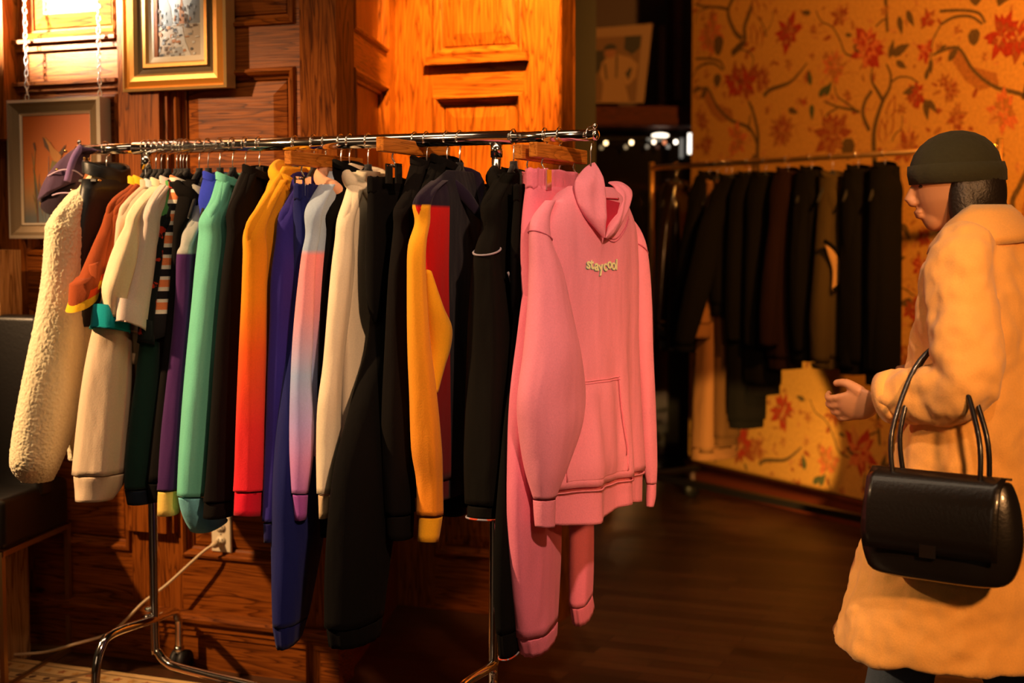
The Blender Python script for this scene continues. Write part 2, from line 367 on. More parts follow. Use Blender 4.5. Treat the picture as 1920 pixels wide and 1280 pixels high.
def flower(p, r, mi, mi2, n=9, y=0.0):
    big = r > .05
    for ring, (rr, nn, mm_) in enumerate(((1.0, n+3, mi2), (.72, n, mi), (.45, max(5, n-3), mi2)) if big else ((.9, n, mi2), (.5, 5, mi))):
        ph = rnd.random()*6
        for k in range(nn):
            if rnd.random() < .12: continue
            a = 2*pi*k/nn+ph+(rnd.random()-.5)*.5; leaf((p[0]+cos(a)*r*.12*rr, p[1]+sin(a)*r*.12*rr), a+(rnd.random()-.5)*.5, r*rr*(.6+.4*rnd.random()), r*rr*(.16+.08*rnd.random()), y-.0004-ring*.0003-k*.00001, mm_ if rnd.random() < .75 else (mi, mi2, 8)[k % 3])
    if big: 
        for k in range(9):
            a = rnd.random()*6.28; q = r*.55*rnd.random(); blob((p[0]+cos(a)*q, p[1]+sin(a)*q), r*.10, r*.05, y-.0014-k*.00002, 8 if k % 2 else mi, 5, .3, rot=a)
def unit(du, dz):
    def T(x, y): a = pp(x, y); return (a[0]+du, a[1]+dz)
    def V(pts, w0, w1, mi=VINE, y=-.0003): m.ribbon([T(*p) for p in pts], w0, w1, y, mi)
    # trunk A (left tree)
    V([(1422, 345), (1420, 290), (1421, 250), (1412, 210), (1404, 190)], .030, .016)
    V([(1420, 270), (1405, 240), (1370, 225), (1345, 200), (1330, 170), (1318, 165), (1296, 175)], .020, .012)
    V([(1403, 245), (1407, 215)], .018, .008)
    V([(1432, 180), (1445, 168), (1480, 155), (1500, 135), (1513, 118)], .026, .008)
    V([(1372, 102), (1395, 80), (1396, 50), (1405, 25), (1415, -10), (1418, -60)], .030, .024)
    V([(1392, 72), (1378, 60), (1365, 20), (1385, -20)], .028, .022)
    V([(1296, 5), (1320, 12), (1350, 14), (1366, 18)], .010, .018)
    V([(1303, 45), (1310, 22), (1335, 13)], .005, .008)
    V([(1304, 110), (1330, 110), (1350, 115), (1358, 130)], .014, .012)
    V([(1385, 92), (1405, 98), (1413, 112), (1408, 130)], .008, .006)
    V([(1372, 98), (1380, 90), (1392, 78)], .022, .020)
    V([(1437, 68), (1432, 50), (1420, 30)], .008, .006); V([(1436, 60), (1446, 45), (1450, 20)], .006, .004)
    # branch middle
    V([(1530, 20), (1540, 40), (1560, 50), (1575, 75), (1585, 100), (1605, 105)], .006, .010)
    V([(1545, 190), (1570, 200), (1595, 205), (1612, 210)], .008, .016)
    V([(1542, 235), (1550, 215), (1570, 203)], .006, .010)
    V([(1565, 160), (1570, 180), (1590, 195), (1606, 207)], .006, .010)
    # tree B
    V([(1642, 330), (1638, 265), (1642, 230), (1655, 190), (1668, 165), (1670, 140), (1662, 120)], .034, .010)
    V([(1656, 190), (1645, 170), (1634, 150), (1636, 125)], .022, .008)
    V([(1630, 245), (1618, 215), (1622, 190), (1635, 170)], .022, .020)
    V([(1670, 155), (1685, 145), (1705, 145), (1722, 155)], .010, .006)
    V([(1664, 60), (1662, 30), (1660, -10), (1655, -60)], .016, .026)
    V([(1642, 50), (1655, 38), (1665, 35)], .010, .008)
    V([(1672, 265), (1680, 250), (1690, 240), (1692, 215)], .008, .005); V([(1672, 250), (1668, 225), (1660, 210)], .006, .004)
    V([(1745, 120), (1748, 80), (1762, 50), (1765, 45)], .006, .010)
    V([(1765, 45), (1790, 32), (1820, 31), (1842, 45)], .014, .012)
    # quilled leaf and spots
    pts = [T(1312, 162), T(1325, 165), T(1345, 195), T(1372, 205), T(1375, 222), T(1352, 230), T(1335, 215), T(1322, 190)]
    m.poly(pts, -.0002, BRN)
    for cx, cy, rx, rz in ((1347, 84, .042, .052), (1345, 150, .032, .034), (1590, 278, .045, .05)): blob(T(cx, cy), rx, rz, -.0005, VINE, 3, .06)
    # flowers
    for cx, cy, r, a, b in ((1398, 156, .125, RED, DRED), (1378, 150, .10, DRED, RED), (1428, 150, .085, DRED, BRN), (1478, 62, .105, DRED, RED), (1466, 244, .11, DRED, BRN), (1625, 88, .13, PINK, RED),
                            (1332, 65, .12, BRN, PINK), (1560, 255, .13, BRN, DRED), (1565, 125, .09, BRN, PINK), (1380, 262, .10, BRN, PINK), (1325, 270, .07, DRED, BRN), (1718, 178, .07, DRED, RED),
                            (1782, 168, .065, DRED, BRN), (1740, 38, .055, RED, DRED), (1575, 30, .07, BRN, DRED), (1700, 275, .09, BRN, DRED), (1735, 95, .06, PINK, RED), (1655, 365, .07, PINK, BRN), (1590, 180, .045, DRED, BRN)):
        flower(T(cx, cy), r, a, b)
    for cx, cy, r in ((1478, 120, .04), (1522, 105, .03), (1548, 105, .03), (1438, 207, .03), (1358, 180, .03), (1325, 140, .04), (1525, 55, .04), (1310, 215, .05), (1335, 30, .05), (1455, 20, .03), (1660, 20, .04), (1690, 205, .04), (1500, 190, .03), (1580, 225, .05), (1760, 90, .03)):
        flower(T(cx, cy), r, DRED if rnd.random() < .6 else BRN, BRN, 6)
    for cx, cy, a, L_ in ((1668, 110, 1.3, .09), (1672, 103, .3, .12), (1680, 115, -.5, .08), (1300, 172, .4, .07), (1778, 115, .8, .09), (1735, 150, 1.2, .07), (1722, 165, 3.3, .10), (1735, 185, -1.4, .10), (1740, 188, -.8, .08), (1585, 65, -.2, .05), (1600, 85, -.6, .08), (1745, 110, -1.5, .07), (1685, 30, -1.3, .09), (1700, 20, -1.0, .09), (1478, 205, -.3, .08), (1395, 160, 2.2, .06), (1520, 25, 2.9, .07)):
        leaf(T(cx, cy), a, L_, L_*.2, -.0006, VINE)
    for k in range(150):
        cx, cy = 1297+rnd.random()*475, -5+rnd.random()*350; leaf(T(cx, cy), rnd.random()*6.28, .022+.045*rnd.random(), .006+.008*rnd.random(), -.00015, rnd.choice([6, 6, 8, 8, 3]))
    for k in range(26):
        cx, cy = 1297+rnd.random()*475, rnd.random()*345; a = rnd.random()*6.28; V([(cx, cy), (cx+18*cos(a), cy+18*sin(a)), (cx+26*cos(a+.6), cy+26*sin(a+.6))], .004, .002, 6, -.0002)
    for cx, cy in ((1515, 145), (1550, 170), (1508, 192)): flower(T(cx, cy), .035, RED, DRED, 5)
    for cx, cy, a in ((1520, 160, 1.8), (1535, 180, .6), (1522, 195, -1.5), (1548, 180, 1.0)): leaf(T(cx, cy), a, .08, .018, -.0009, GREEN)
    for cx, cy, a in ((1415, 85, 1.7), (1424, 92, 1.5), (1656, 270, 1.7), (1664, 255, 1.3), (1665, 225, 1.2), (1420, 30, 1.9)):   # pod leaves, outlined
        leaf(T(cx, cy), a, .12, .028, -.0006, DRED); leaf(T(cx, cy), a, .11, .020, -.0009, 0)
drop = pp(1810, 120)[1]-pp(1335, 190)[1]
Hrep = pp(1400, 0)[1]-pp(1400, 345)[1]
for i in range(-1, 3):
    for j in range(-1, 5):
        unit(i*Wrep, drop*i - j*Hrep + (0 if j == 0 else 0))
# keep only the paper that is on this wall
keep = [(f_, a_, s_) for f_, a_, s_ in zip(m.f, m.m, m.sm) if a_ == 0 and len(f_) == 4 and f_[0] < 8 or all(q0+.002 < m.v[i][0] < q1 and zb < m.v[i][2] < 2.94 for i in f_)]
m.f = [k[0] for k in keep]; m.m = [k[1] for k in keep]; m.sm = [k[2] for k in keep]
def paper(name, c, k=.10):
    mm, nt, b = base(name); L = nt.links.new
    tc = N(nt, 'ShaderNodeTexCoord'); nz = N(nt, 'ShaderNodeTexNoise'); nz.inputs['Scale'].default_value = 70; nz.inputs['Detail'].default_value = 6; L(tc.outputs['Object'], nz.inputs['Vector'])
    cr = N(nt, 'ShaderNodeValToRGB'); e = cr.color_ramp.elements; e[0].position = .35; e[1].position = .65
    e[0].color = tuple(v*(1-k*3) for v in c)+(1,); e[1].color = tuple(min(1, v*(1+k)) for v in c)+(1,)
    L(nz.outputs['Fac'], cr.inputs[0]); L(cr.outputs[0], b.inputs['Base Color']); b.inputs['Roughness'].default_value = .7; b.inputs['Specular IOR Level'].default_value = .2
    return mm
pm = [paper('paper_ground', (.72, .36, .075), .05), paper('paper_vine', (.17, .10, .035)), paper('paper_red', (.50, .05, .02)), paper('paper_dark_red', (.42, .10, .028)), paper('paper_coral', (.75, .20, .06)),
      paper('paper_green', (.12, .13, .05)), paper('paper_tan', (.52, .20, .045)), paper('paper_olive', (.25, .16, .04)), paper('paper_light', (.70, .30, .08))]
struct(m.build('wall_right', pm, M=W.M))
m = MB(); m.box(q0, q1, -.02, 0, 0, zb); m.box(q0, q1, -.028, 0, zb-.02, zb); struct(m.build('baseboard_right', plain('stained_baseboard', (.13, .025, .008), .4), M=W.M))

# the rest of the room, behind and above the viewer
plaster = plain('warm_plaster', (.42, .30, .18), .8, bump=.1)
m = MB(); m.box(-4.2, 5, -3.2, 11, 3.25, 3.35); struct(m.build('ceiling', plaster))
m = MB(); m.box(-4.2, 5, -3.3, -3.2, 0, 3.25); struct(m.build('wall_front', plaster))
# ================================================================== CLOTHES RACK
RZ = 1.61
RL, RR = onz(150, 281, RZ), onz(1114, 253, RZ)
RD = (RR-RL).normalized()
def rail_at(px):                 # point of the rail that shows at this column
    lo, hi = -.3, 1.9
    for _ in range(40):
        mid = (lo+hi)/2; q = RL+RD*mid-EYEP; x = 960+FPX*q.x/q.dot(FWD)
        if x < px: lo = mid
        else: hi = mid
    return RL+RD*lo
def pix(P): q = Vector(P)-EYEP; c = q.dot(FWD); return 960+FPX*q.x/c, 640-FPX*q.dot(UP)/c
rack = thing('clothes_rack', 'chrome rolling garment rack full of colourful hoodies and tees', 'clothes rack', frame((RL.x, RL.y, 0), RD))
Ri = rack.matrix_world.inverted()
def rl(p): return Ri @ Vector(p)
LEN = (RR-RL).length
t1 = (rail_at(252)-RL).length; t2 = (rail_at(960)-RL).length
m = MB(); m.tube([(t1, 0, RZ), (t2, 0, RZ)], .0180, 24); m.build('rail', chrome, rack)
for qa, qb in ((0, t1+.03), (t2-.03, LEN)):
    m = MB(); m.tube([(qa, 0, RZ), (qb, 0, RZ)], .0145, 20); m.build('rail_extension', chrome, rack)
for s_, e_ in ((0, -.004), (LEN, .004)):
    m = MB(); m.ellipsoid((s_+e_, 0, RZ), (.010, .0145, .0145)); m.ellipsoid((s_+e_*.5, 0, RZ+.022), (.006, .006, .008)); m.build('end_knob', chrome, rack)
tp1 = (rail_at(274)-RL).length; tp2 = (rail_at(931)-RL).length
PL = Vector((tp1, 0, 0)); PR = Vector((tp2, 0, 0))
zbend = .165
b1 = rl(onz(300, 1252, .13)); b2 = rl(onz(430, 1284, .125)); dr = (b2-b1); dr.z = 0; dr.normalize()
pole_bot = Vector((tp1, 0, zbend+.03))
path = [(tp1, 0, RZ-.012), (tp1, 0, 1.2), (tp1, 0, .6), (tp1, 0, zbend+.03), (tp1+dr.x*.012, dr.y*.012, zbend-.005), (tp1+dr.x*.045, dr.y*.045, .135), (tp1+dr.x*.12, dr.y*.12, .125), (tp1+dr.x*.5, dr.y*.5, .12), (tp1+dr.x*.75, dr.y*.75, .12)]
m = MB(); m.tube(path, .0125, 18, sub=5); m.build('pole', chrome, rack)
m = MB(); m.tube([(tp2, 0, RZ-.012), (tp2-.006, 0, .9), (tp2-.012, 0, .1)], .0125, 18, sub=4); m.tube([(tp2, 0, RZ-.05), (tp2, 0, RZ-.012)], .0155, 18); m.build('pole', chrome, rack)
m = MB(); m.tube([(tp1, 0, RZ-.06), (tp1, 0, RZ-.014)], .0155, 18); m.build('collar', chrome, rack)
def foot(t, zf, fb, ff):
    """bent tube foot crossing a pole, wheels at both ends; fb, ff = where it bends down behind and in front"""
    m = MB(); fb, ff = Vector(fb), Vector(ff); p = Vector((t, 0, zf)); ub = (fb-p).normalized(); uf = (ff-p).normalized(); eb, ef = fb+ub*.022, ff+uf*.030
    m.tube([(ef.x, ef.y, .075), (ef.x, ef.y, .17), tuple(ff+uf*.008+Vector((0, 0, -.030))), tuple(ff-uf*.045), (t, 0, zf), tuple(fb-ub*.045), tuple(fb+ub*.004+Vector((0, 0, -.026))), (eb.x, eb.y, .17), (eb.x, eb.y, .075)], .0125, 16, sub=5)
    m.build('foot', chrome, rack)
    for x, y in ((ef.x, ef.y), (eb.x, eb.y)):
        m = MB(); m.tube([(x, y, .062), (x, y, .085)], .016, 16); c = m.build('caster', chrome, rack)
        m = MB()
        for dx in (-.013, .013):
            m.tube([(x+dx-.009, y+.010, .036), (x+dx+.009, y+.010, .036)], .036, 24)
        m.build('wheel', blk, c)
fbk, ffr = rl(onz(332, 1143, .205)), rl(onz(192, 1194, .262))
foot(tp1, .255, fbk, ffr)
sh_ = Vector((tp2-.01-tp1, 0, -.02))
foot(tp2-.01, .242, fbk+sh_, ffr+sh_)
m = MB(); m.ellipsoid((tp1-.012, -.016, .262), (.014, .014, .011)); m.ellipsoid((tp1-.014, -.012, .285), (.010, .010, .008)); m.build('bolt', chrome, rack)
m = MB()
for dz in (0, .028, .055): m.ellipsoid((tp2-.002, -.018, .17+dz), (.009, .009, .008))
m.build('bolt', chrome, rack)
# ================================================================== HANGERS AND GARMENTS
def gframe(px, yaw=0):
    P = rail_at(px); xd = Z.cross(RD)             # away from the viewer
    if xd.y < 0: xd = -xd
    xd = Matrix.Rotation(radians(-yaw), 3, 'Z') @ xd
    return frame(P, xd)
hook_bm = {}
def hook_mb(r=.0212, drop=.068):
    m = MB(); pts = []
    for k in range(15):
        a = radians(205-k*20.5); pts.append((cos(a)*r, 0, sin(a)*r))
    # from the open tip over the rail and down into the stem
    pts += [(.003, 0, -r-.006), (0, 0, -.04), (0, 0, -drop)]
    m.tube(pts, .0019, 8, sub=2); m.ellipsoid(pts[0], (.003, .003, .003), seg=8, rings=6)
    return m
_hk = {}
def velvet_hanger(px, label, yaw=0, w=.095, group='black velvet hangers on the chrome rack', M=None, low=0):
    t = thing('velvet_hanger', label, 'hanger', M or gframe(px, yaw), group)
    hook_mb(drop=.068+low).build('hook', steelwire, t)
    m = MB(); path = []; R = []
    for k in range(-10, 11):
        u = k/10; path.append((u*w, 0, -low-.070-.030*abs(u)-.100*abs(u)**1.5)); R.append(.0075-.002*abs(u))
    m.tube(path, R, 10); m.tube([(0, 0, -.060-low), (0, 0, -.085-low)], .010, 10)
    m.build('hanger_arms', velvet, t); return t
hwood = wood('hanger_beech', (.36, .11, .014, 1), (.55, .18, .022, 1), (.66, .23, .030, 1), horiz=True, rough=.4)
def wood_hanger(px, label, near=.19, zt=-.022, yaw=0):
    """flat wooden trouser bar with two metal clips"""
    t = thing('trouser_hanger', label, 'hanger', gframe(px, yaw), 'wooden trouser hangers on the chrome rack')
    hook_mb(drop=.045).build('hook', steelwire, t)
    m = MB(); m.box(-near, near, -.011, .011, zt-.048, zt-.012); b_ = m.build('bar', hwood, t)
    bv = b_.modifiers.new('b', 'BEVEL'); bv.width = .003; bv.segments = 2
    for x in (-near*.62, near*.62):
        m = MB(); m.tube([(x, 0, zt-.045), (x, .004, zt-.06), (x, -.004, zt-.075), (x, 0, zt-.085)], .0022, 8, sub=3)
        m.box(x-.016, x+.016, -.016, -.011, zt-.125, zt-.075); m.box(x-.016, x+.016, .011, .016, zt-.125, zt-.075); m.tube([(x-.017, 0, zt-.08), (x+.017, 0, zt-.08)], .0035, 8)
        m.build('clip', chrome, t)
    return t
def se(c, A_, B_, n=28, e=2.3, tz=0, fold=0, ph=0, y0=0):
    """one ring: superellipse in x,y at c; tz tips the ring along x; fold makes soft vertical pleats"""
    out = []
    for k in range(n):
        a = 2*pi*k/n; ca, sa = cos(a), sin(a)
        x = math.copysign(abs(ca)**(2/e), ca); y = math.copysign(abs(sa)**(2/e), sa)
        f = 1+fold*(sin(3*a+ph)+.6*sin(5*a+ph*1.7))
        out.append(Vector((c[0]+x*A_*f, c[1]+y*B_*f*(1+fold*2*sin(4*a+ph*.7)), c[2]+x*tz)))
    return out
def solve(M, row, k=1.35, maxB=.06):
    """edge pair (left, right) of a hanging tube -> centre, half axes and tip in garment space"""
    xl, yl, xr, yr = row; Mi = M.inverted(); P = M.translation; n = (M.to_3x3() @ Vector((0, 1, 0)))
    cx, cy = (xl+xr)/2, (yl+yr)/2
    c = onp(cx, cy, P, n); cl = Mi @ c
    dist = (c-EYEP).dot(FWD); hw = (xr-xl)/2/FPX*dist
    r_ = (c-EYEP); r_.z = 0; r_.normalize(); xa = M.to_3x3() @ Vector((1, 0, 0))
    cs = abs(r_.dot(xa)); sn = math.sqrt(max(0, 1-cs*cs))
    B_ = hw/math.sqrt(k*k*sn*sn+cs*cs); A_ = k*B_
    if B_ > maxB: B_ = maxB; A_ = math.sqrt(max(1e-6, (hw*hw-(B_*cs)**2)))/max(sn, .15); A_ = min(A_, .17)
    dz = -(yr-yl)/2/FPX*dist/max(.3, sn)*.0 + -(yr-yl)/2/FPX*dist
    return (cl.x, cl.y, cl.z), A_, B_, dz
def pl(M, x, y, yy=0):
    n = (M.to_3x3() @ Vector((0, 1, 0))); return M.inverted() @ onp(x, y, M.translation+n*yy, n)
def smooth_rings(rs, sub=4, n=28, fold=.03, ph=0, e=2.3):
    """rs: [(cx,cy,cz,A,B,tz)]"""
    q = catmull(rs, sub); out = []
    for i, r in enumerate(q):
        t = i/(len(q)-1)
        out.append(se(r[:3], max(.004, r[3]), max(.004, r[4]), n, e, r[5], fold*min(1, t*3), ph+t*2.2))
    return out
def hood_mb(rx=.072, ry=.050, zc=-.125, tilt=.62, r0=.022, vdrop=.05):
    """a hood hanging open: thick loop round the neck, falling to a V at the front and a pouch at the back"""
    m = MB(); path = []; R = []; n = 28
    for k in range(n):
        a = 2*pi*k/n                               # 0 = away, pi = near, -y = front
        x = cos(a)*rx; y = sin(a)*ry; front = max(0, -sin(a)); back = max(0, sin(a))
        path.append((x*(1-.35*front**3), y-.012*front, zc-front**2*(.055+vdrop)*tilt*1.6+back*.004-.022*max(0, -cos(a))**2)); ns_ = 1-.25*max(0, -cos(a))**2
        R.append(r0*(.80-.35*front**2+.25*back)*ns_)
    P = [Vector(p) for p in path]; rings = []
    for i in range(n):
        t = (P[(i+1) % n]-P[i-1]).normalized(); u = (Z-t*t.z).normalized(); v = t.cross(u)
        rings.append([P[i]+(u*cos(2*pi*j/14)*1.25+v*sin(2*pi*j/14)*.8)*R[i]*(1+.07*sin(5*2*pi*i/n+j)) for j in range(14)])
    m.loft(rings, 0, closed=True)
    m.ellipsoid((0, ry+.004, zc-.10), (rx*.9, .026, .095), seg=22, rings=12)
    return m
def collar_mb(rx=.078, ry=.042, zc=-.118, h=.022, tilt=.35):
    m = MB(); n = 32; ro = []
    for dr_, dz in ((.004, -.012), (.004, h*.4), (0, h*.6), (-.006, h*.4), (-.006, -.012)):
        ro.append([Vector((cos(2*pi*k/n)*(rx+dr_), sin(2*pi*k/n)*(ry+dr_), zc+dz+sin(2*pi*k/n)*ry*tilt+.012*abs(cos(2*pi*k/n)))) for k in range(n)])
    m.loft(ro, 0, cap=(False, False)); return m
GM = {}
def garment(name, label, cat, px, sh, rows, mat, end=None, cuffmat=None, hood=None, hoodmat=None, collar=None, yaw=0, bw=.195, bt=.030, hemz=None,
            seed=0, hemmat=None, bands=(), group='clothes hanging on the chrome rack', M=None, k=1.35, hembits=True, sleevemat=None, fold=.03, maxB=.06, far=True, gapneck=.055, flare=1.0):
    M = M or gframe(px, yaw)
    t = thing(name, label, cat, M, group)
    S = [pl(M, *p) for p in sh]
    S = [(max(.03, -q.x), q.z) for q in S]
    # shoulder line has to run outward and down
    pr = [(gapneck, S[0][1]+.004)]
    for x, z in S:
        if x > pr[-1][0]+.008 and z < pr[-1][1]-.001: pr.append((x, z))
    xs_, zs_ = pr[-1]
    sl = [solve(M, r, k, maxB) for r in rows]
    long_ = sl[-1][0][2] < -.6
    hz = hemz if hemz is not None else min(-.70, sl[-1][0][2]+.03 if long_ else -.70)
    # body
    rs = []
    for i, (x, z) in enumerate(pr): rs.append((0, 0, z, x, .012+(bt-.012)*min(1, i/(len(pr)-1)*1.1+.15), 0))
    wl = min(bw, xs_)
    rs += [(0, 0, zs_-.09, (wl+xs_)/2*.97, bt, 0), (0, 0, zs_-.2, wl, bt, 0), (0, 0, (zs_+hz)/2, wl*.98*(1+flare)/2, bt*1.1, 0), (0, 0, hz+.075, wl*flare, bt*1.15, 0), (0, 0, hz+.06, wl*(.95 if flare == 1 else flare), bt*(.95 if flare == 1 else 1.15), 0), (0, 0, hz, wl*(.93 if flare == 1 else flare), bt*(.9 if flare == 1 else 1.1), 0)]
    rs = rs[::-1]
    body = MB(); body.loft(smooth_rings(rs, 4, 40, fold*1.4, seed, 2.6), 0)
    body.build('body', mat, t)
    # sleeves
    def sleeve(sgn, sl):
        A0, B0 = sl[0][1], sl[0][2]; r = []
        top = [q for q in pr[-3:]]; kk = len(top)
        for i, (x, z) in enumerate(top):
            f = (.30, .55, .85)[i+3-kk]; a1 = A0*f; r.append((-(x-a1+.003)*sgn, 0, z-.004, a1, max(B0*(.45, .68, .9)[i+3-kk], bt*.8), .0))
        for (cx, cy, cz), A_, B_, dz in sl:
            if cz < r[-1][2]-.02: r.append((cx*sgn, 0, cz, A_, B_, dz*sgn))
        return r
    for sgn in ((1, -1) if far else (1,)):
        r = sleeve(sgn, sl); m = MB(); R_ = smooth_rings(r, 5, 28, fold*1.5, seed+sgn, 2.1)
        if not long_ or end is None:               # open short sleeve: turn the hem inward
            c_ = sum(R_[-1], Vector())/28; R_.append([c_+(v-c_)*.93+Vector((0, 0, .006)) for v in R_[-1]]); R_.append([c_+(v-c_)*.88+Vector((0, 0, .06)) for v in R_[-1]])
        m.loft(R_, 0); so = m.build('sleeve', sleevemat or mat, t)
        if sgn == 1 and bands:
            for (ra, rb, bm_) in bands:
                a_ = solve(M, ra, k, maxB); b_ = solve(M, rb, k, maxB); mm = MB()
                rr = [(a_[0][0], 0, a_[0][2]+.001, a_[1]*1.04+.001, a_[2]*1.04+.001, a_[3]), (b_[0][0], 0, b_[0][2], b_[1]*1.04+.001, b_[2]*1.04+.001, b_[3])]
                mm.loft([se(q[:3], q[3], q[4], 28, 2.1, q[5], fold*1.5, seed+1+2.1) for q in rr], 0, cap=(False, False)); mm.build('sleeve_band', bm_, so)
        if end:
            e_ = [solve(M, q, k, maxB) for q in end]; mm = MB()
            rr = [(a_[0][0]*sgn, 0, a_[0][2], a_[1]*1.0, a_[2]*1.0, a_[3]*sgn) for a_ in e_]
            rr = [rr[0][:3]+(rr[0][3]*.96, rr[0][4]*.96, rr[0][5])] + rr
            rr[1] = rr[1][:2]+(rr[1][2]-.004,)+rr[1][3:]
            rings = smooth_rings(rr, 3, 36, .015, seed, 2.2)
            c_ = sum(rings[-1], Vector())/36; rings.append([c_+(v-c_)*.86 for v in rings[-1]]); rings.append([c_+(v-c_)*.8+Vector((0, 0, .04)) for v in rings[-1]])
            mm.loft(rings, 0); mm.build('cuff', cuffmat or sleevemat or mat, t)
    if hood: 
        hood_mb(zc=pr[0][1]-.012).build('hood', hoodmat or mat, t)
    if collar:
        collar_mb(zc=pr[0][1]-.006, rx=gapneck+.006, ry=.034, h=.016).build('collar', collar, t)
    return t, M, pr
def pants(name, label, px, legs, ends, mat, waist, cuffmat=None, group='trousers clipped to wooden hangers', seed=0, stitch=None, k=2.4, yaw=0, maxB=.042):
    M = gframe(px, yaw); t = thing(name, label, 'trousers', M, group)
    for li, (rows, e) in enumerate(zip(legs, ends)):
        s_ = [solve(M, q, k, maxB) for q in rows]; r = [(a[0][0], 0, a[0][2], a[1], a[2], a[3]) for a in s_]
        m = MB(); m.loft(smooth_rings(r, 5, 32, .04, seed+li, 2.4), 0); lg = m.build('trouser_leg', mat, t)
        if e:
            s2 = [solve(M, q, k, maxB) for q in e]; r2 = [(a[0][0], 0, a[0][2], a[1], a[2], a[3]) for a in s2]; r2 = [r2[0][:3]+(r2[0][3]*.93, r2[0][4]*.93, r2[0][5])]+r2
            m = MB(); rg = smooth_rings(r2, 3, 60, .012, seed, 2.3)
            for ri, ring in enumerate(rg):
                c_ = sum(ring, Vector())/60
                for j in range(60): ring[j] = c_+(ring[j]-c_)*(1+.025*sin(j*1.4))
            m.loft(rg, 0); m.build('ankle_cuff', cuffmat or mat, lg)
            if stitch:
                m = MB(); rr = se(r2[-1][:3], r2[-1][3]*1.04, r2[-1][4]*1.04, 32, 2.4, r2[-1][5]); m.tube(rr, .0022, 6, closed=True); m.build('stitching', stitch, lg)
    z0, z1, hw_, by = waist
    m = MB(); rings = []
    for i in range(9):
        z = z0+(z1-z0)*i/8; w_ = hw_*(1 if i < 8 else .97)
        ring = se((0, 0, z), w_, by, 72, 3.2)
        rings.append([Vector((v.x, v.y*(1+.10*sin(j*1.9)), v.z+.003*sin(j*1.1))) for j, v in enumerate(ring)])
    m.loft(rings, 0); m.build('waistband', mat, t)
    # seat: joins the waistband to the legs
    m = MB(); za = solve(M, legs[0][0], k, maxB)[0][2]
    m.loft(smooth_rings([(0, 0, z0+.006, hw_*.985, by*1.15, 0), (0, 0, z0-.05, hw_*1.02, by*1.4, 0), (0, 0, z0-.14, hw_*1.04, by*1.6, 0), (0, 0, z0-.27, hw_*1.0, by*1.45, 0), (0, 0, z0-.33, hw_*.85, by*1.0, 0)], 4, 40, .03, seed, 2.8), 0)
    m.build('seat', mat, t)
    return t, M
cl = cloth
# colours as they look under the lamps, turned into reflectance
def a_(r, g, b, k=.9): return alb(r, g, b, k)
m_cream = cl('cream_sherpa', a_(235, 200, 140, 1.0), bump=1.0, nscale=150, var=.10, sheen=.5)
m_leather = plain('black_leather', (.010, .011, .012), .45, coat=.1, bump=.3, bscale=120)
m_rust = cl('rust_jersey', a_(150, 62, 22)); m_redband = cl('red_rib', a_(235, 70, 15)); m_goldband = cl('gold_rib', a_(245, 165, 25))
m_beige = cl('heather_beige', a_(215, 172, 125)); m_teal = cl('teal_jersey', a_(0, 125, 115))
m_white1 = cl('cream_jersey', a_(228, 190, 135)); m_white2 = cl('white_jersey', a_(205, 170, 138))
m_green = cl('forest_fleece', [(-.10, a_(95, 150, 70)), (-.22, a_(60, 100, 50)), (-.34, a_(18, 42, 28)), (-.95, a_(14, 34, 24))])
m_floral = cl('floral_jersey', a_(14, 16, 14), spots=a_(170, 40, 15))
def stripes():
    st = []; z = -.04; cols = [a_(240, 205, 160), a_(30, 22, 20), a_(240, 205, 160), a_(240, 120, 60)]; i = 0
    while z > -.62: st.append((z, cols[i % 4])); z -= (.020, .009, .020, .011)[i % 4]; i += 1
    return st[:30]
m_black1 = cl('black_fleece', (.003, .0024, .002, 1), var=.05, sheen=0); m_black2 = cl('washed_black_fleece', (.005, .0036, .003, 1), var=.05, sheen=0)
m_mint = cl('mint_fleece', a_(108, 176, 132)); m_mintc = cl('mint_rib', a_(120, 180, 165)); m_royal = cl('royal_fleece', a_(45, 55, 150))
m_indigo = cl('indigo_fleece', a_(44, 30, 92)); m_navy = cl('navy_fleece', a_(20, 22, 68)); m_mauve = cl('mauve_rib', a_(160, 75, 135))
m_khaki = cl('oat_fleece', a_(225, 190, 140)); m_orange = cl('orange_fleece', a_(255, 150, 20)); m_redp = cl('red_fleece', a_(190, 15, 8))
m_plum = cl('plum_navy_fleece', a_(30, 16, 28)); m_yellow = cl('yellow_rib', a_(235, 180, 75)); m_peach = cl('peach_fleece', a_(225, 150, 100))
m_purple = cl('purple_fleece', a_(85, 35, 95)); m_grey = cl('grey_fleece', a_(150, 135, 110))
m_stitch = cl('rainbow_stitch', a_(150, 130, 120), spots=a_(190, 60, 30), var=.3)
def zof(px, y, x=None): return pl(gframe(px), px if x is None else x, y).z
VH = 'black velvet hanger '
def hang(px, what, yaw=0, **k): velvet_hanger(px, VH+what, yaw, **k)
CG = 'long sleeved tops on the chrome rack'; TG = 'short sleeved tees on the chrome rack'
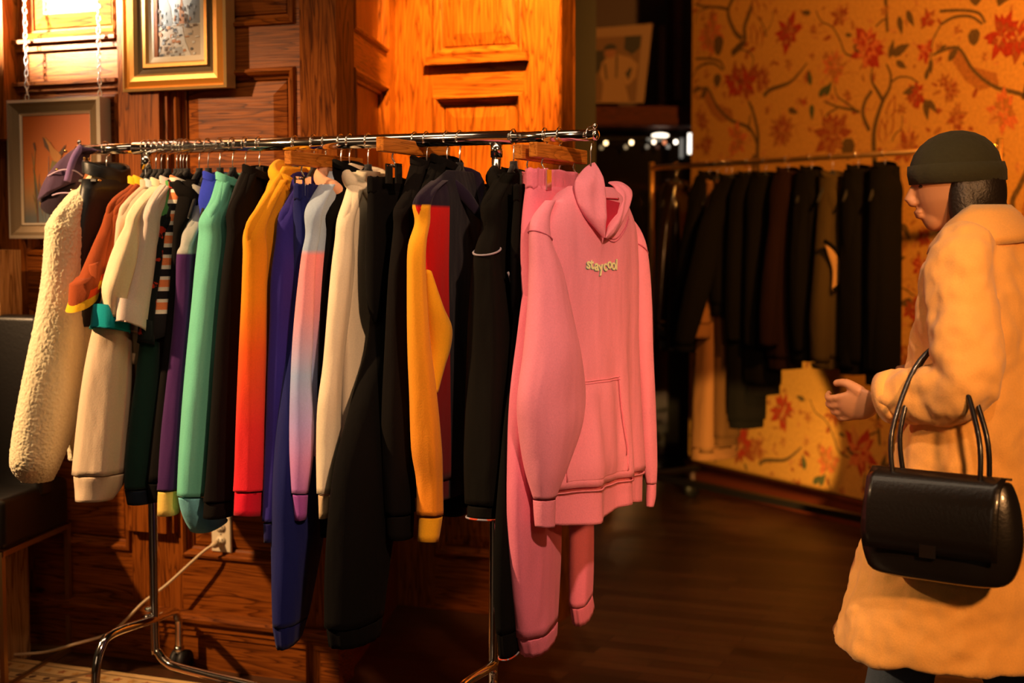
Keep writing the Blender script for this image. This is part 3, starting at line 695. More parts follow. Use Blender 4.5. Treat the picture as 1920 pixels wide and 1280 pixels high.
# 1 sherpa jacket
t, M, pr = garment('sherpa_jacket', 'fluffy cream sherpa jacket with black leather collar, first on the rack', 'jacket', 199,
        [(180, 320), (150, 352), (118, 385), (96, 418)], [(84, 440, 160, 440), (77, 520, 158, 520), (64, 600, 155, 600), (48, 680, 155, 680), (34, 760, 150, 760), (24, 820, 132, 820), (21, 870, 112, 872), (44, 902, 96, 905)],
        m_cream, bt=.045, seed=1, group=CG, maxB=.062)
ctx_ = bpy.data.textures.new('sherpa_curls', 'CLOUDS'); ctx_.noise_scale = .0065; ctx_.noise_depth = 1
for c in t.children:
    if c.name.startswith(('sleeve', 'body')):
        sb_ = c.modifiers.new('s', 'SUBSURF'); sb_.levels = sb_.render_levels = 3; dd_ = c.modifiers.new('d', 'DISPLACE'); dd_.texture = ctx_; dd_.texture_coords = 'LOCAL'; dd_.strength = .0045
m = MB()
p = [pl(M, *q) for q in ((232, 345), (205, 338), (178, 350), (160, 385))]
m = collar_mb(.082, .05, zc=pr[0][1]-.015, h=.042, tilt=.25); m.build('collar', m_leather, t)
m = MB(); m.loft(smooth_rings([(-.02, -.025, pr[0][1]-.03, .11, .028, 0), (-.02, -.030, -.26, .165, .034, 0), (-.02, -.032, -.42, .17, .034, 0), (-.02, -.030, -.50, .16, .026, 0)], 4, 30, .03, 1, 2.6), 0); m.build('leather_yoke', m_leather, t)
m = MB(); m.box(-.112, -.092, -.058, .0, pr[0][1]-.050, pr[0][1]-.044, 0, Matrix.Rotation(radians(6), 4, 'Y')); st_ = m.build('epaulet', m_leather, t)
m = MB(); m.ellipsoid((-.112, -.062, pr[0][1]-.035), (.006, .006, .004)); m.build('snap', brass, st_)
hang(199, 'holding the sherpa jacket at the left rail end')
# tees and tops
def tee(px, lab, sh, rows, mat, collar=None, bands=(), seed=0, name='tee_shirt', hl=None, **kw):
    r = garment(name, lab, 't-shirt', px, sh, rows, mat, None, collar=collar or mat, seed=seed, group=TG, bw=.17, bt=.024, hemz=-.66, bands=bands, maxB=.045, **kw)
    hang(px, hl); return r
tee(272, 'rust brown tee with red and gold sleeve bands beside the sherpa jacket', [(258, 345), (238, 354), (215, 372), (202, 398)],
    [(190, 424, 222, 420), (172, 466, 208, 460), (150, 520, 200, 508), (128, 583, 181, 556)], m_rust, m_goldband, [((139, 548, 190, 527), (133, 566, 185, 541), m_redband), ((133, 566, 185, 541), (127, 585, 180, 556), m_goldband)], 2, hl='holding the outer rust brown tee')
tee(281, 'second rust brown tee, its banded sleeve tucked behind the first', [(270, 344), (246, 356), (226, 378), (214, 402)],
    [(206, 425, 232, 420), (195, 460, 222, 455), (182, 500, 206, 492), (166, 545, 192, 532)], m_rust, m_goldband, [((175, 518, 199, 506), (171, 530, 196, 518), m_redband), ((171, 530, 196, 518), (165, 546, 192, 533), m_goldband)], 3, hl='holding the inner rust brown tee')
garment('sweatshirt', 'heather beige sweatshirt with ribbed cuff hanging below the tees', 'sweatshirt', 292, [(283, 350), (264, 352), (240, 376), (227, 400)],
    [(216, 440, 240, 440), (204, 500, 238, 500), (192, 560, 242, 560), (176, 620, 245, 620), (164, 680, 245, 680), (155, 740, 243, 740), (147, 810, 240, 810), (140, 884, 237, 887)], m_beige,
    [(142, 886, 236, 890), (144, 912, 228, 914), (144, 935, 210, 939)], collar=m_beige, seed=4, group=CG); hang(292, 'inside the heather beige sweatshirt')
tee(302, 'teal tee with a folded sleeve hem above the beige sweatshirt', [(290, 350), (276, 358), (255, 378), (242, 402)],
    [(236, 425, 262, 425), (225, 480, 255, 480), (207, 535, 250, 535), (185, 580, 245, 585), (171, 612, 243, 628)], m_teal, cl('grey_rib', a_(190, 185, 160)), seed=5, hl='inside the teal tee')
tee(314, 'cream white tee with a wide scalloped sleeve opening', [(305, 348), (290, 350), (262, 375), (245, 400)],
    [(234, 425, 264, 425), (217, 460, 262, 460), (203, 500, 255, 500), (192, 545, 240, 560), (200, 592, 236, 606)], m_white1, seed=6, hl='inside the cream white tee')
tee(331, 'off white tee with the longest loose sleeve of the white tees', [(324, 345), (312, 348), (285, 372), (271, 400)],
    [(263, 425, 296, 425), (252, 480, 292, 480), (240, 530, 286, 530), (228, 575, 279, 585), (214, 600, 272, 628)], m_white2, seed=7, hl='inside the off white tee')
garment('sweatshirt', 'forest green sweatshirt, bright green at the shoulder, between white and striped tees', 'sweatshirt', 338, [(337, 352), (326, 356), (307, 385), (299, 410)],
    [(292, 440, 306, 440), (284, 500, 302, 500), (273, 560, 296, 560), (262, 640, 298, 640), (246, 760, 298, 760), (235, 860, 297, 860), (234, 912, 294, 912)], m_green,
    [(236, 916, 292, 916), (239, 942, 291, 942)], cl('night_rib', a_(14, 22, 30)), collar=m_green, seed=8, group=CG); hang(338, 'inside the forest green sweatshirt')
tee(343, 'black tee with red floral print behind the striped tee', [(342, 352), (331, 360), (312, 390), (303, 415)],
    [(297, 440, 311, 440), (287, 500, 303, 500), (271, 565, 293, 570), (258, 640, 290, 652)], m_floral, seed=9, hl='inside the floral print tee')
tee(350, 'cream tee with black and orange horizontal stripes', [(353, 345), (342, 348), (328, 368), (318, 395)],
    [(309, 425, 334, 425), (303, 480, 328, 480), (289, 560, 324, 560), (277, 612, 323, 604), (279, 636, 318, 618)], cl('striped_jersey', stripes(), interp='CONSTANT'), seed=10, hl='inside the striped tee')
garment('hoodie', 'black hoodie right behind the striped tee, hood rolled at the neck', 'hoodie', 373, [(374, 340), (362, 343), (350, 362), (336, 400)],
    [(325, 440, 348, 440), (320, 520, 342, 520), (313, 600, 338, 600), (302, 700, 333, 700), (288, 800, 330, 800), (276, 900, 325, 900)], m_black2, [(278, 904, 322, 904), (282, 938, 320, 938)], hood=True, seed=11, group=CG); hang(373, 'inside the hoodie behind the striped tee')
Mg = gframe(390)
garment('sweatshirt', 'grey and purple colour block sweatshirt with yellow cuffs', 'sweatshirt', 390, [(405, 362), (390, 368), (366, 395), (352, 430)],
    [(339, 460, 364, 460), (332, 478, 362, 478), (330, 540, 360, 540), (324, 620, 357, 620), (315, 700, 352, 700), (304, 800, 346, 800), (297, 880, 341, 880), (295, 916, 337, 916)],
    cl('grey_purple_block', [(-.02, a_(165, 150, 125)), (pl(Mg, 345, 474).z, a_(165, 150, 125)), (pl(Mg, 345, 475).z-.001, a_(70, 28, 68)), (-1, a_(62, 24, 62))]),
    [(297, 920, 336, 920), (296, 964, 337, 962)], m_yellow, collar=m_grey, seed=12, group=CG); hang(390, 'inside the grey and purple sweatshirt')
garment('sweatshirt', 'royal blue sweatshirt, only its bright shoulder showing beside mint', 'sweatshirt', 412, [(426, 338), (410, 340), (394, 352), (382, 372)],
    [(376, 410, 398, 410), (368, 490, 395, 490), (354, 700, 384, 700), (348, 880, 380, 880)], m_royal, [(350, 884, 380, 884), (352, 915, 378, 915)], collar=m_royal, seed=13, group=CG); hang(412, 'inside the royal blue sweatshirt')
garment('sweatshirt', 'mint green sweatshirt with pale ribbed cuff', 'sweatshirt', 436, [(455, 340), (432, 344), (402, 374), (384, 408)],
    [(374, 440, 424, 440), (368, 495, 422, 495), (362, 560, 416, 560), (352, 660, 408, 660), (343, 760, 398, 760), (336, 860, 388, 860), (333, 926, 384, 934)], m_mint,
    [(336, 930, 384, 936), (343, 962, 395, 962), (357, 992, 425, 975)], m_mintc, collar=m_mint, seed=14, group=CG, k=1.25); hang(436, 'inside the mint sweatshirt')
garment('sweatshirt', 'black sweatshirt between the mint top and the orange hoodie', 'sweatshirt', 486, [(505, 326), (482, 326), (452, 355), (434, 395)],
    [(426, 440, 462, 440), (416, 520, 458, 520), (405, 640, 452, 640), (395, 780, 445, 780), (386, 900, 440, 900), (381, 936, 438, 936)], m_black2, [(384, 940, 436, 940), (382, 968, 434, 968)], collar=m_black2, seed=15, group=CG)
hang(460, 'hanging empty beside the mint sweatshirt'); hang(486, 'inside the sweatshirt left of the orange hoodie')
Mo = gframe(553)
garment('hoodie', 'bright orange hoodie fading to red at the cuff', 'hoodie', 553, [(549, 316), (522, 334), (492, 383), (467, 430)],
    [(456, 478, 500, 480), (453, 560, 498, 560), (448, 660, 497, 660), (443, 780, 494, 780), (440, 880, 493, 880), (438, 917, 492, 920)],
    cl('orange_to_red_fleece', [(-.05, a_(255, 150, 20)), (pl(Mo, 470, 560).z, a_(255, 125, 12)), (pl(Mo, 470, 660).z, a_(255, 80, 20)), (pl(Mo, 470, 800).z, a_(245, 45, 35)), (-1.0, a_(225, 20, 40))]),
    [(441, 921, 491, 924), (439, 962, 490, 970)], cl('red_cuff_rib', a_(215, 18, 36)), hood=True, hoodmat=m_orange, seed=16, group=CG, k=1.2); hang(553, 'inside the orange hoodie')
garment('hoodie', 'indigo blue hoodie hanging right of the orange one', 'hoodie', 588, [(583, 336), (565, 343), (546, 375), (530, 410)],
    [(517, 450, 552, 450), (508, 520, 552, 520), (506, 600, 546, 600), (502, 700, 540, 700), (498, 820, 535, 820), (494, 920, 530, 920), (492, 975, 522, 975)], m_indigo, [(494, 980, 520, 980), (495, 1015, 516, 1015)], cl('indigo_rib', a_(25, 18, 60)), hood=True, seed=17, group=CG); hang(588, 'inside the indigo hoodie')
MT = gframe(639)
garment('hoodie', 'tie dyed hoodie in grey, pink, pale blue and mauve', 'hoodie', 639, [(645, 326), (616, 337), (597, 365), (582, 395)],
    [(573, 440, 600, 440), (566, 475, 593, 488), (556, 560, 590, 560), (549, 640, 588, 640), (545, 720, 585, 720), (543, 800, 592, 800), (543, 860, 588, 860), (546, 922, 578, 926)],
    cl('tie_dye_fleece', [(-.10, a_(160, 158, 150)), (pl(MT, 580, 468).z, a_(150, 155, 155)), (pl(MT, 580, 478).z, a_(235, 130, 115)), (pl(MT, 580, 580).z, a_(220, 135, 125)), (pl(MT, 580, 700).z, a_(150, 155, 170)), (pl(MT, 580, 790).z, a_(170, 140, 170)), (pl(MT, 580, 860).z, a_(190, 120, 150)), (-1.0, a_(160, 80, 140))]),
    [(549, 926, 577, 930), (553, 974, 575, 972)], m_mauve, hood=True, hoodmat=m_peach, seed=18, group=CG); hang(639, 'inside the tie dyed hoodie')
garment('sweatshirt', 'black sweatshirt between the tie dyed and oat hoodies', 'sweatshirt', 655, [(676, 318), (658, 330), (632, 364), (614, 400)],
    [(607, 440, 640, 440), (602, 520, 632, 520), (597, 640, 625, 640), (594, 780, 622, 780), (595, 900, 620, 900), (598, 962, 618, 962)], m_black1, [(600, 966, 618, 966), (601, 1006, 616, 1006)], collar=m_black1, seed=19, group=CG); hang(655, 'inside the sweatshirt beside the oat hoodie')
garment('hoodie', 'oat coloured hoodie with its hood hanging open', 'hoodie', 690, [(702, 325), (682, 335), (656, 368), (641, 408)],
    [(627, 450, 666, 450), (620, 500, 664, 500), (613, 580, 656, 580), (605, 680, 644, 680), (595, 760, 639, 760), (593, 840, 636, 840), (594, 923, 622, 926)], m_khaki, [(597, 927, 621, 929), (598, 971, 617, 968)], cl('oat_rib', a_(215, 170, 115)), hood=True, seed=20, group=CG); hang(690, 'inside the oat hoodie')
garment('sweatshirt', 'black sweatshirt over the wide black trousers, mid rail', 'sweatshirt', 800, [(820, 312), (796, 326), (765, 360), (747, 390)],
    [(737, 430, 775, 430), (728, 520, 770, 520), (722, 640, 770, 640), (716, 780, 772, 780), (718, 900, 775, 900), (722, 960, 778, 960)], m_black2, [(724, 964, 776, 964), (726, 1008, 774, 1008)], collar=m_black2, seed=21, group=CG); hang(800, 'inside the sweatshirt at mid rail')
garment('sweatshirt', 'black sweatshirt tucked behind the navy and orange hoodie', 'sweatshirt', 838, [(850, 308), (830, 325), (802, 348), (788, 375)],
    [(778, 430, 808, 430), (774, 600, 806, 600), (780, 800, 812, 800), (788, 940, 818, 940)], m_black1, [(790, 944, 816, 944), (792, 980, 814, 980)], collar=m_black1, seed=22, group=CG); hang(838, 'behind the navy and orange hoodie')
Mc = gframe(862)
t, M, pr = garment('hoodie', 'colour block hoodie in dark navy, red and orange', 'hoodie', 862, [(862, 324), (824, 335), (800, 355), (786, 380)],
    [(778, 418, 806, 416), (766, 462, 799, 455), (764, 520, 798, 520), (765, 640, 806, 640), (769, 740, 818, 740), (773, 840, 827, 840), (782, 900, 829, 900), (783, 962, 830, 966)],
    cl('red_navy_block', [(0, a_(30, 16, 28)), (-.175, a_(30, 16, 28)), (-.18, a_(205, 14, 8)), (-.62, a_(120, 8, 10)), (-1, a_(60, 5, 8))], xs=(-.125, a_(20, 11, 18))),
    [(786, 968, 829, 970), (784, 1012, 822, 1017)], m_orange, hood=True, hoodmat=m_plum, seed=23, group=CG, k=1.1, gapneck=.07,
    sleevemat=cl('navy_orange_sleeve', [(-.05, a_(30, 16, 28)), (pl(Mc, 785, 383).z, a_(30, 16, 28)), (pl(Mc, 785, 385).z-.001, a_(255, 150, 25)), (-1, a_(240, 125, 22))])); hang(862, 'inside the navy, red and orange hoodie')
rr = [solve(M, q, 1.2, .05) for q in [(784, 505, 796, 512), (782, 570, 818, 575), (784, 612, 834, 612), (788, 650, 832, 650), (790, 690, 820, 690), (792, 735, 808, 735)]]
m = MB(); m.loft(smooth_rings([(a[0][0], -.02, a[0][2], a[1], a[2], a[3]) for a in rr], 5, 24, .03, 3, 2.0)); m.build('side_panel', m_orange, t)
t, M, pr = garment('hoodie', 'black hoodie with rainbow contrast stitching along seams and hem', 'hoodie', 963, [(965, 328), (946, 343), (926, 358), (914, 383)],
    [(903, 430, 940, 430), (890, 478, 936, 478), (883, 560, 948, 560), (879, 660, 956, 660), (876, 760, 956, 760), (874, 860, 955, 860), (876, 940, 956, 948)], cl('stitched_black_fleece', (.005, .0042, .003, 1), var=.05, sheen=0),
    [(878, 944, 955, 950), (878, 966, 955, 972)], hood=True, seed=24, group=CG, k=1.15, maxB=.07)
for y_, rws in ((0, (889, 478, 937, 462)), (1, (877, 966, 956, 971))):
    a = solve(M, rws, 1.15, .07); m = MB(); m.tube(se(a[0], a[1]*1.05, a[2]*1.06, 40, 2.1, a[3]), .0026, 6, closed=True); m.build('contrast_stitching', m_stitch, t)
q1_, q2_, q3_ = pl(M, 921, 510), pl(M, 930, 535), pl(M, 941, 560)
m = MB(); m.tube([(q1_.x, -.045, q1_.z), (q2_.x, -.043, q2_.z), (q3_.x, -.04, q3_.z)], .003, 6, sub=3); m.build('contrast_stitching', m_stitch, t)
hang(963, 'inside the contrast stitched hoodie')
# trousers
wood_hanger(610, 'wooden trouser hanger holding the navy sweatpants', .195, -.020)
pants('sweatpants', 'navy blue sweatpants hanging below the indigo hoodie', 610,
    [[(556, 420, 590, 420), (548, 530, 590, 530), (538, 640, 590, 640), (528, 720, 592, 720), (516, 820, 600, 820), (510, 920, 611, 920), (509, 1010, 604, 1010), (509, 1090, 590, 1090), (511, 1165, 576, 1160)]],
    [[(513, 1168, 576, 1163), (519, 1210, 566, 1192)]], m_navy, (-.155, -.115, .155, .022), seed=1, maxB=.05, k=2.0)
wood_hanger(778, 'wooden trouser hanger holding the wide black sweatpants', .20, .008)
pants('sweatpants', 'wide black sweatpants, the longest dark mass at mid rail', 745,
    [[(712, 420, 770, 420), (700, 530, 775, 530), (690, 640, 775, 640), (660, 740, 775, 740), (632, 850, 770, 850), (618, 960, 745, 960), (612, 1060, 728, 1060), (612, 1160, 716, 1165)]],
    [[(615, 1164, 716, 1168), (620, 1198, 712, 1200)]], m_black1, (-.14, -.10, .155, .022), seed=2, maxB=.06, k=2.0)
wood_hanger(1022, 'wooden trouser hanger in front of the pole, holding black sweatpants', .185, -.018)
pants('sweatpants', 'black sweatpants with contrast stitched ankle beside pink sweatpants', 1010,
    [[(972, 400, 990, 400), (970, 500, 990, 500), (962, 600, 990, 600), (952, 720, 985, 720), (940, 850, 980, 850), (930, 980, 978, 980), (927, 1090, 975, 1090), (932, 1180, 972, 1182)]],
    [[(933, 1184, 972, 1186), (937, 1228, 972, 1224)]], m_black1, (-.165, -.125, .150, .020), seed=3, stitch=m_stitch, maxB=.05)
wood_hanger(1049, 'wooden trouser hanger beside the pink hoodie, holding pink sweatpants', .185, -.014)
m_pinkp = cl('pink_fleece_trousers', a_(232, 112, 120, .95))
pants('sweatpants', 'pink sweatpants hanging behind the pink hoodie', 1040,
    [[(988, 390, 1034, 390), (985, 500, 1040, 500), (972, 620, 1040, 620), (960, 740, 1045, 740), (957, 860, 1052, 860), (957, 960, 1052, 960), (961, 1060, 1050, 1060), (969, 1182, 1044, 1168)],
     [(1045, 420, 1085, 420), (1052, 620, 1098, 620), (1062, 800, 1106, 800), (1069, 960, 1112, 960), (1069, 1060, 1112, 1060), (1069, 1132, 1110, 1112)]],
    [[(970, 1186, 1044, 1172), (978, 1218, 1043, 1194)], [(1070, 1136, 1110, 1116), (1074, 1166, 1114, 1138)]], m_pinkp, (-.135, -.088, .172, .026), seed=4, maxB=.042, k=1.9)
# ---------------------------------------------------------------- the pink hoodie
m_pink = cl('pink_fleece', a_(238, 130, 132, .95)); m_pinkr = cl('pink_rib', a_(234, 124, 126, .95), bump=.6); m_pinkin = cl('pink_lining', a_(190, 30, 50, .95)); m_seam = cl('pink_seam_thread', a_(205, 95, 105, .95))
PY = 16
MP = gframe(1108, PY)
t = thing('hoodie', 'pink hoodie with small staycool lettering on the chest, facing out', 'hoodie', MP, CG)
hang(1108, 'holding the pink staycool hoodie', PY, low=.03)
S = [pl(MP, *p) for p in ((1078, 345), (1052, 358), (1030, 382), (1014, 418))]
HZ = -.945
rings_p = [(0, 0, -.128, .085, .026, 0), (0, 0, -.150, .128, .036, 0), (0, 0, -.185, .165, .041, 0), (0, 0, -.24, .195, .044, 0), (0, 0, -.34, .205, .047, 0), (0, 0, -.5, .205, .050, 0), (0, 0, -.7, .220, .054, 0), (0, 0, -.86, .240, .058, 0), (0, 0, -.872, .230, .052, 0), (0, 0, HZ, .228, .050, 0)]
QP = catmull(rings_p, 7); NS = 96
def pk(x, z):        # how far the front billows (towards the viewer is -y)
    lower = max(0, min(1, (-z-.30)/.45))
    f = .030*math.exp(-((x+.045)/.055)**2)*lower + .012*sin(x*34+1.0+z*2.5)*lower + .006*sin(x*70+z*6)*max(0, min(1, (-z-.45)/.3))
    return f + .008*math.exp(-((x)/.12)**2)*(1-lower)
def prof(z):
    for a, b in zip(QP, QP[1:]):
        if a[2] >= z >= b[2]:
            s_ = (a[2]-z)/max(1e-6, a[2]-b[2]); return a[3]+(b[3]-a[3])*s_, a[4]+(b[4]-a[4])*s_
    return QP[-1][3], QP[-1][4]
def front(x, z, off=.0):
    A_, B_ = prof(z); u = min(.999, abs(x/A_)); y = -B_*(1-u**2.3)**(1/2.3)
    return y - pk(x, z)*(1-u**4) - off
def fpx(x, y):
    yy = -.05
    for _ in range(12): v = pl(MP, x, y, yy); yy = front(v.x, v.z)
    return v
def pring(r):
    out = []
    for k in range(NS):
        a = 2*pi*k/NS; ca, sa = cos(a), sin(a); x = math.copysign(abs(ca)**(2/2.3), ca)*r[3]; y = math.copysign(abs(sa)**(2/2.3), sa)*r[4]
        u = min(1, abs(x/r[3])); d = pk(x, r[2])*(1-u**4); y += -d if sa < 0 else (.4*d+.006*sin(x*40))
        out.append(Vector((x, y, r[2]+(.010*sin(x*16) if r[2] < -.9 else 0))))
    return out
body_q = [r for r in QP if r[2] > -.868]; hem_q = [r for r in QP if r[2] <= -.866]
m = MB(); m.loft([pring(r) for r in body_q], cap=(True, True)); m.build('body', m_pink, t)
m = MB(); rg = [pring(r) for r in hem_q]; c_ = Vector((0, 0, HZ)); rg.append([c_+(v-c_)*.95 for v in rg[-1]]); rg.append([Vector((v.x*.93, v.y*.9, v.z+.12)) for v in rg[-2]]); m.loft(rg, cap=(False, False)); m.build('hem_band', m_pinkr, t)
MPs = MP @ Matrix.Translation((0, -.035, 0))
def psleeve(rows, cuff, sgn, k_):
    MPx = MPs if sgn == 1 else MP; yo = -.035 if sgn == 1 else -.006
    sl = [solve(MPx, q, k_, .062) for q in rows]; a0 = sl[0]; r = [(-(abs(a0[0][0])-.055)*sgn, 0, a0[0][2]+.085, a0[1]*.45, a0[2]*.5, .0), (-(abs(a0[0][0])-.018)*sgn, 0, a0[0][2]+.045, a0[1]*.8, a0[2]*.8, 0)]
    r += [(a[0][0], yo*min(1, .3+i*.25), a[0][2], a[1], a[2], a[3]) for i, a in enumerate(sl)]
    m = MB(); m.loft(smooth_rings(r, 6, 40, .035, 2.2*sgn, 2.1)); so = m.build('sleeve', m_pink, t)
    e_ = [solve(MPx, q, k_, .062) for q in cuff]; rr = [(a[0][0], yo, a[0][2], a[1], a[2], a[3]) for a in e_]
    rr = [rr[0][:3]+(rr[0][3]*.97, rr[0][4]*.97, rr[0][5])]+rr
    m = MB(); rg = smooth_rings(rr, 4, 40, .01, 1, 2.2); c_ = sum(rg[-1], Vector())/40; rg.append([c_+(v-c_)*.86 for v in rg[-1]]); rg.append([c_+(v-c_)*.8+Vector((0, 0, .05)) for v in rg[-1]]); m.loft(rg); m.build('cuff', m_pinkr, t)
    a = sl[0]; m = MB()
    m.tube(se((a[0][0], yo*.3, a[0][2]), a[1]*1.01+.001, a[2]*1.01+.001, 40, 2.1, a[3]), .0016, 6, closed=True); m.build('shoulder_seam', m_seam, so)
psleeve([(1007, 432, 1050, 452), (1000, 500, 1064, 505), (990, 580, 1076, 585), (978, 660, 1088, 665), (970, 740, 1096, 740), (972, 800, 1090, 800), (982, 870, 1066, 872), (1000, 932, 1042, 934)], [(1000, 937, 1042, 938), (1001, 962, 1041, 965), (1003, 984, 1040, 990)], 1, 1.3)
psleeve([(1180, 455, 1213, 480), (1186, 560, 1219, 560), (1190, 660, 1221, 660), (1196, 760, 1225, 760), (1202, 860, 1228, 860), (1208, 905, 1227, 905)], [(1209, 908, 1227, 908), (1208, 930, 1226, 932), (1208, 948, 1222, 950)], -1, 1.2)
# kangaroo pocket
m = MB(); G = [];
def pfx(x0, x1, z, n): return [(x0+(x1-x0)*i/n) for i in range(n+1)]
zt_, zb_ = fpx(1128, 711).z, fpx(1128, 897).z
pc = fpx(1127, 720).x; ph_ = fpx(1160, 720).x-pc
for j in range(13):
    z = zt_+(zb_-zt_)*j/12; tz_ = j/12
    half = ph_ + .030*min(1, tz_*1.35)**1.3
    xs = [-half+2*half*i/24 for i in range(25)]
    G.append([Vector((x+pc, front(x+pc, z, .006*(1-abs(x/half)**6)*(1-abs(2*tz_-1)**8)+.0015), z)) for x in xs])
vs = [v for r in G for v in r]; m.add(vs, [(j*25+i, j*25+i+1, (j+1)*25+i+1, (j+1)*25+i) for j in range(12) for i in range(24)], 0, True)
m.tube([tuple(v+Vector((0, -.0015, 0))) for v in G[0]], .0016, 6); m.tube([tuple(r[0]+Vector((0, -.001, 0))) for r in G], .0018, 6); m.tube([tuple(r[-1]+Vector((0, -.001, 0))) for r in G], .0018, 6)
po = m.build('pocket', m_pink, t)
m = MB(); m.tube([tuple(v+Vector((0, -.0022, -.007))) for v in G[0]], .0009, 5)
m.tube([tuple(Vector((r[-1].x-.010, front(r[-1].x-.010, r[-1].z, .0085), r[-1].z))) for r in G[:11]], .0009, 5); m.build('pocket_stitching', m_seam, po)
# hood: near flap, far flap and the V between them
def flap(pts, mat, name):
    """thick rolled fabric strip; pts = (x, y, z, half width, half thickness)"""
    m = MB(); q = catmull(pts, 5); P = [Vector(a[:3]) for a in q]; rings = []; n = len(q)
    for i in range(n):
        tt = (P[min(i+1, n-1)]-P[max(i-1, 0)]).normalized(); u = Vector((0, 1, 0)); u = (u-tt*u.dot(tt)).normalized(); v = tt.cross(u)
        rings.append([P[i]+v*cos(2*pi*j/20)*q[i][3]+u*sin(2*pi*j/20)*q[i][4]*(1+.12*sin(3*2*pi*j/20+i*.3)) for j in range(20)])
    m.loft(rings); return m.build(name, mat, t)
def pp3(x, y, yy): v = pl(MP, x, y, yy); return (v.x, yy, v.z)
def flap2(rows, th, mat, name):
    m = MB(); q = []
    for xi, yi, xo, yo, yy in rows:
        a = pl(MP, xi, yi, yy-.004); b = pl(MP, xo, yo, yy+.004); q.append(tuple(a)+tuple(b))
    q = catmull(q, 6); rings = []; n = len(q)
    for i, r in enumerate(q):
        a, b = Vector(r[:3]), Vector(r[3:]); c_ = (a+b)/2; h = (a-b)/2; s_ = min(1, 3.5*min(i+.3, n-.7-i)/n); ring = []
        for k in range(28):
            t_ = 2*pi*k/28; e = cos(t_); roll = 1+.55*math.exp(-((e-.75)/.28)**2)
            ring.append(c_+h*e+Vector((0, 1, 0))*sin(t_)*th*s_*roll*(1+.15*sin(e*5+i*.25)))
        rings.append(ring)
    m.loft(rings); return m.build(name, mat, t)
flap2([(1115, 304, 1108, 306, .012), (1122, 318, 1094, 318, -.005), (1127, 340, 1079, 342, -.030), (1130, 370, 1082, 374, -.042), (1131, 400, 1098, 404, -.056), (1132, 425, 1117, 428, -.066), (1134, 446, 1131, 447, -.070)], .017, m_pink, 'hood')
flap2([(1140, 343, 1143, 340, .022), (1153, 352, 1164, 341, .010), (1157, 366, 1183, 357, -.005), (1153, 388, 1180, 379, -.026), (1147, 410, 1169, 405, -.048), (1140, 431, 1154, 436, -.064), (1135, 446, 1139, 449, -.070)], .014, m_pink, 'hood')
m = MB(); m.ellipsoid((.0, .045, -.21), (.095, .028, .080), seg=24); m.build('hood_back', m_pink, t)
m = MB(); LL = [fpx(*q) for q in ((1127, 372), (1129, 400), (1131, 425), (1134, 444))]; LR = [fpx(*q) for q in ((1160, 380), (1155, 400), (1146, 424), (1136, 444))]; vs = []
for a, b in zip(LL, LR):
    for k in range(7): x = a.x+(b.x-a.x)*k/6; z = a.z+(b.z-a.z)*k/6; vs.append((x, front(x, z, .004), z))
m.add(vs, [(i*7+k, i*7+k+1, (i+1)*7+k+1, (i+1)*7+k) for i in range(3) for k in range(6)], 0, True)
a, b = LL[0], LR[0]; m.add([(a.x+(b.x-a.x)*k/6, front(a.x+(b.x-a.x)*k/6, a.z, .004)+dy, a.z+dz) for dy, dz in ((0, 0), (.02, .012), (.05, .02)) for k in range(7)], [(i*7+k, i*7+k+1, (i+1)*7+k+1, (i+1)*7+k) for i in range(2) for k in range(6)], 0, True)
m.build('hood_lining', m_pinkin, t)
for x, y in ((1126, 357), (1157, 373)):
    v = pp3(x, y, -.052 if x < 1140 else -.036); mm = MB(); mm.tube([(v[0], v[1]-.004, v[2]), (v[0], v[1]+.012, v[2])], .0036, 14); mm.tube([(v[0], v[1]-.005, v[2]), (v[0], v[1]-.002, v[2])], .0018, 10, 1); mm.build('eyelet', [brass, blk], t)
# neck seam
ns = [fpx(*q) for q in ((1077, 352), (1084, 378), (1098, 402), (1118, 422), (1133, 438), (1148, 448), (1160, 442), (1172, 424), (1178, 405))]
for off in (0, .007):
    m = MB(); m.tube([(v.x, front(v.x, v.z-off, .0012), v.z-off) for v in ns], .0013, 6, sub=4); m.build('neck_seam', m_seam, t)
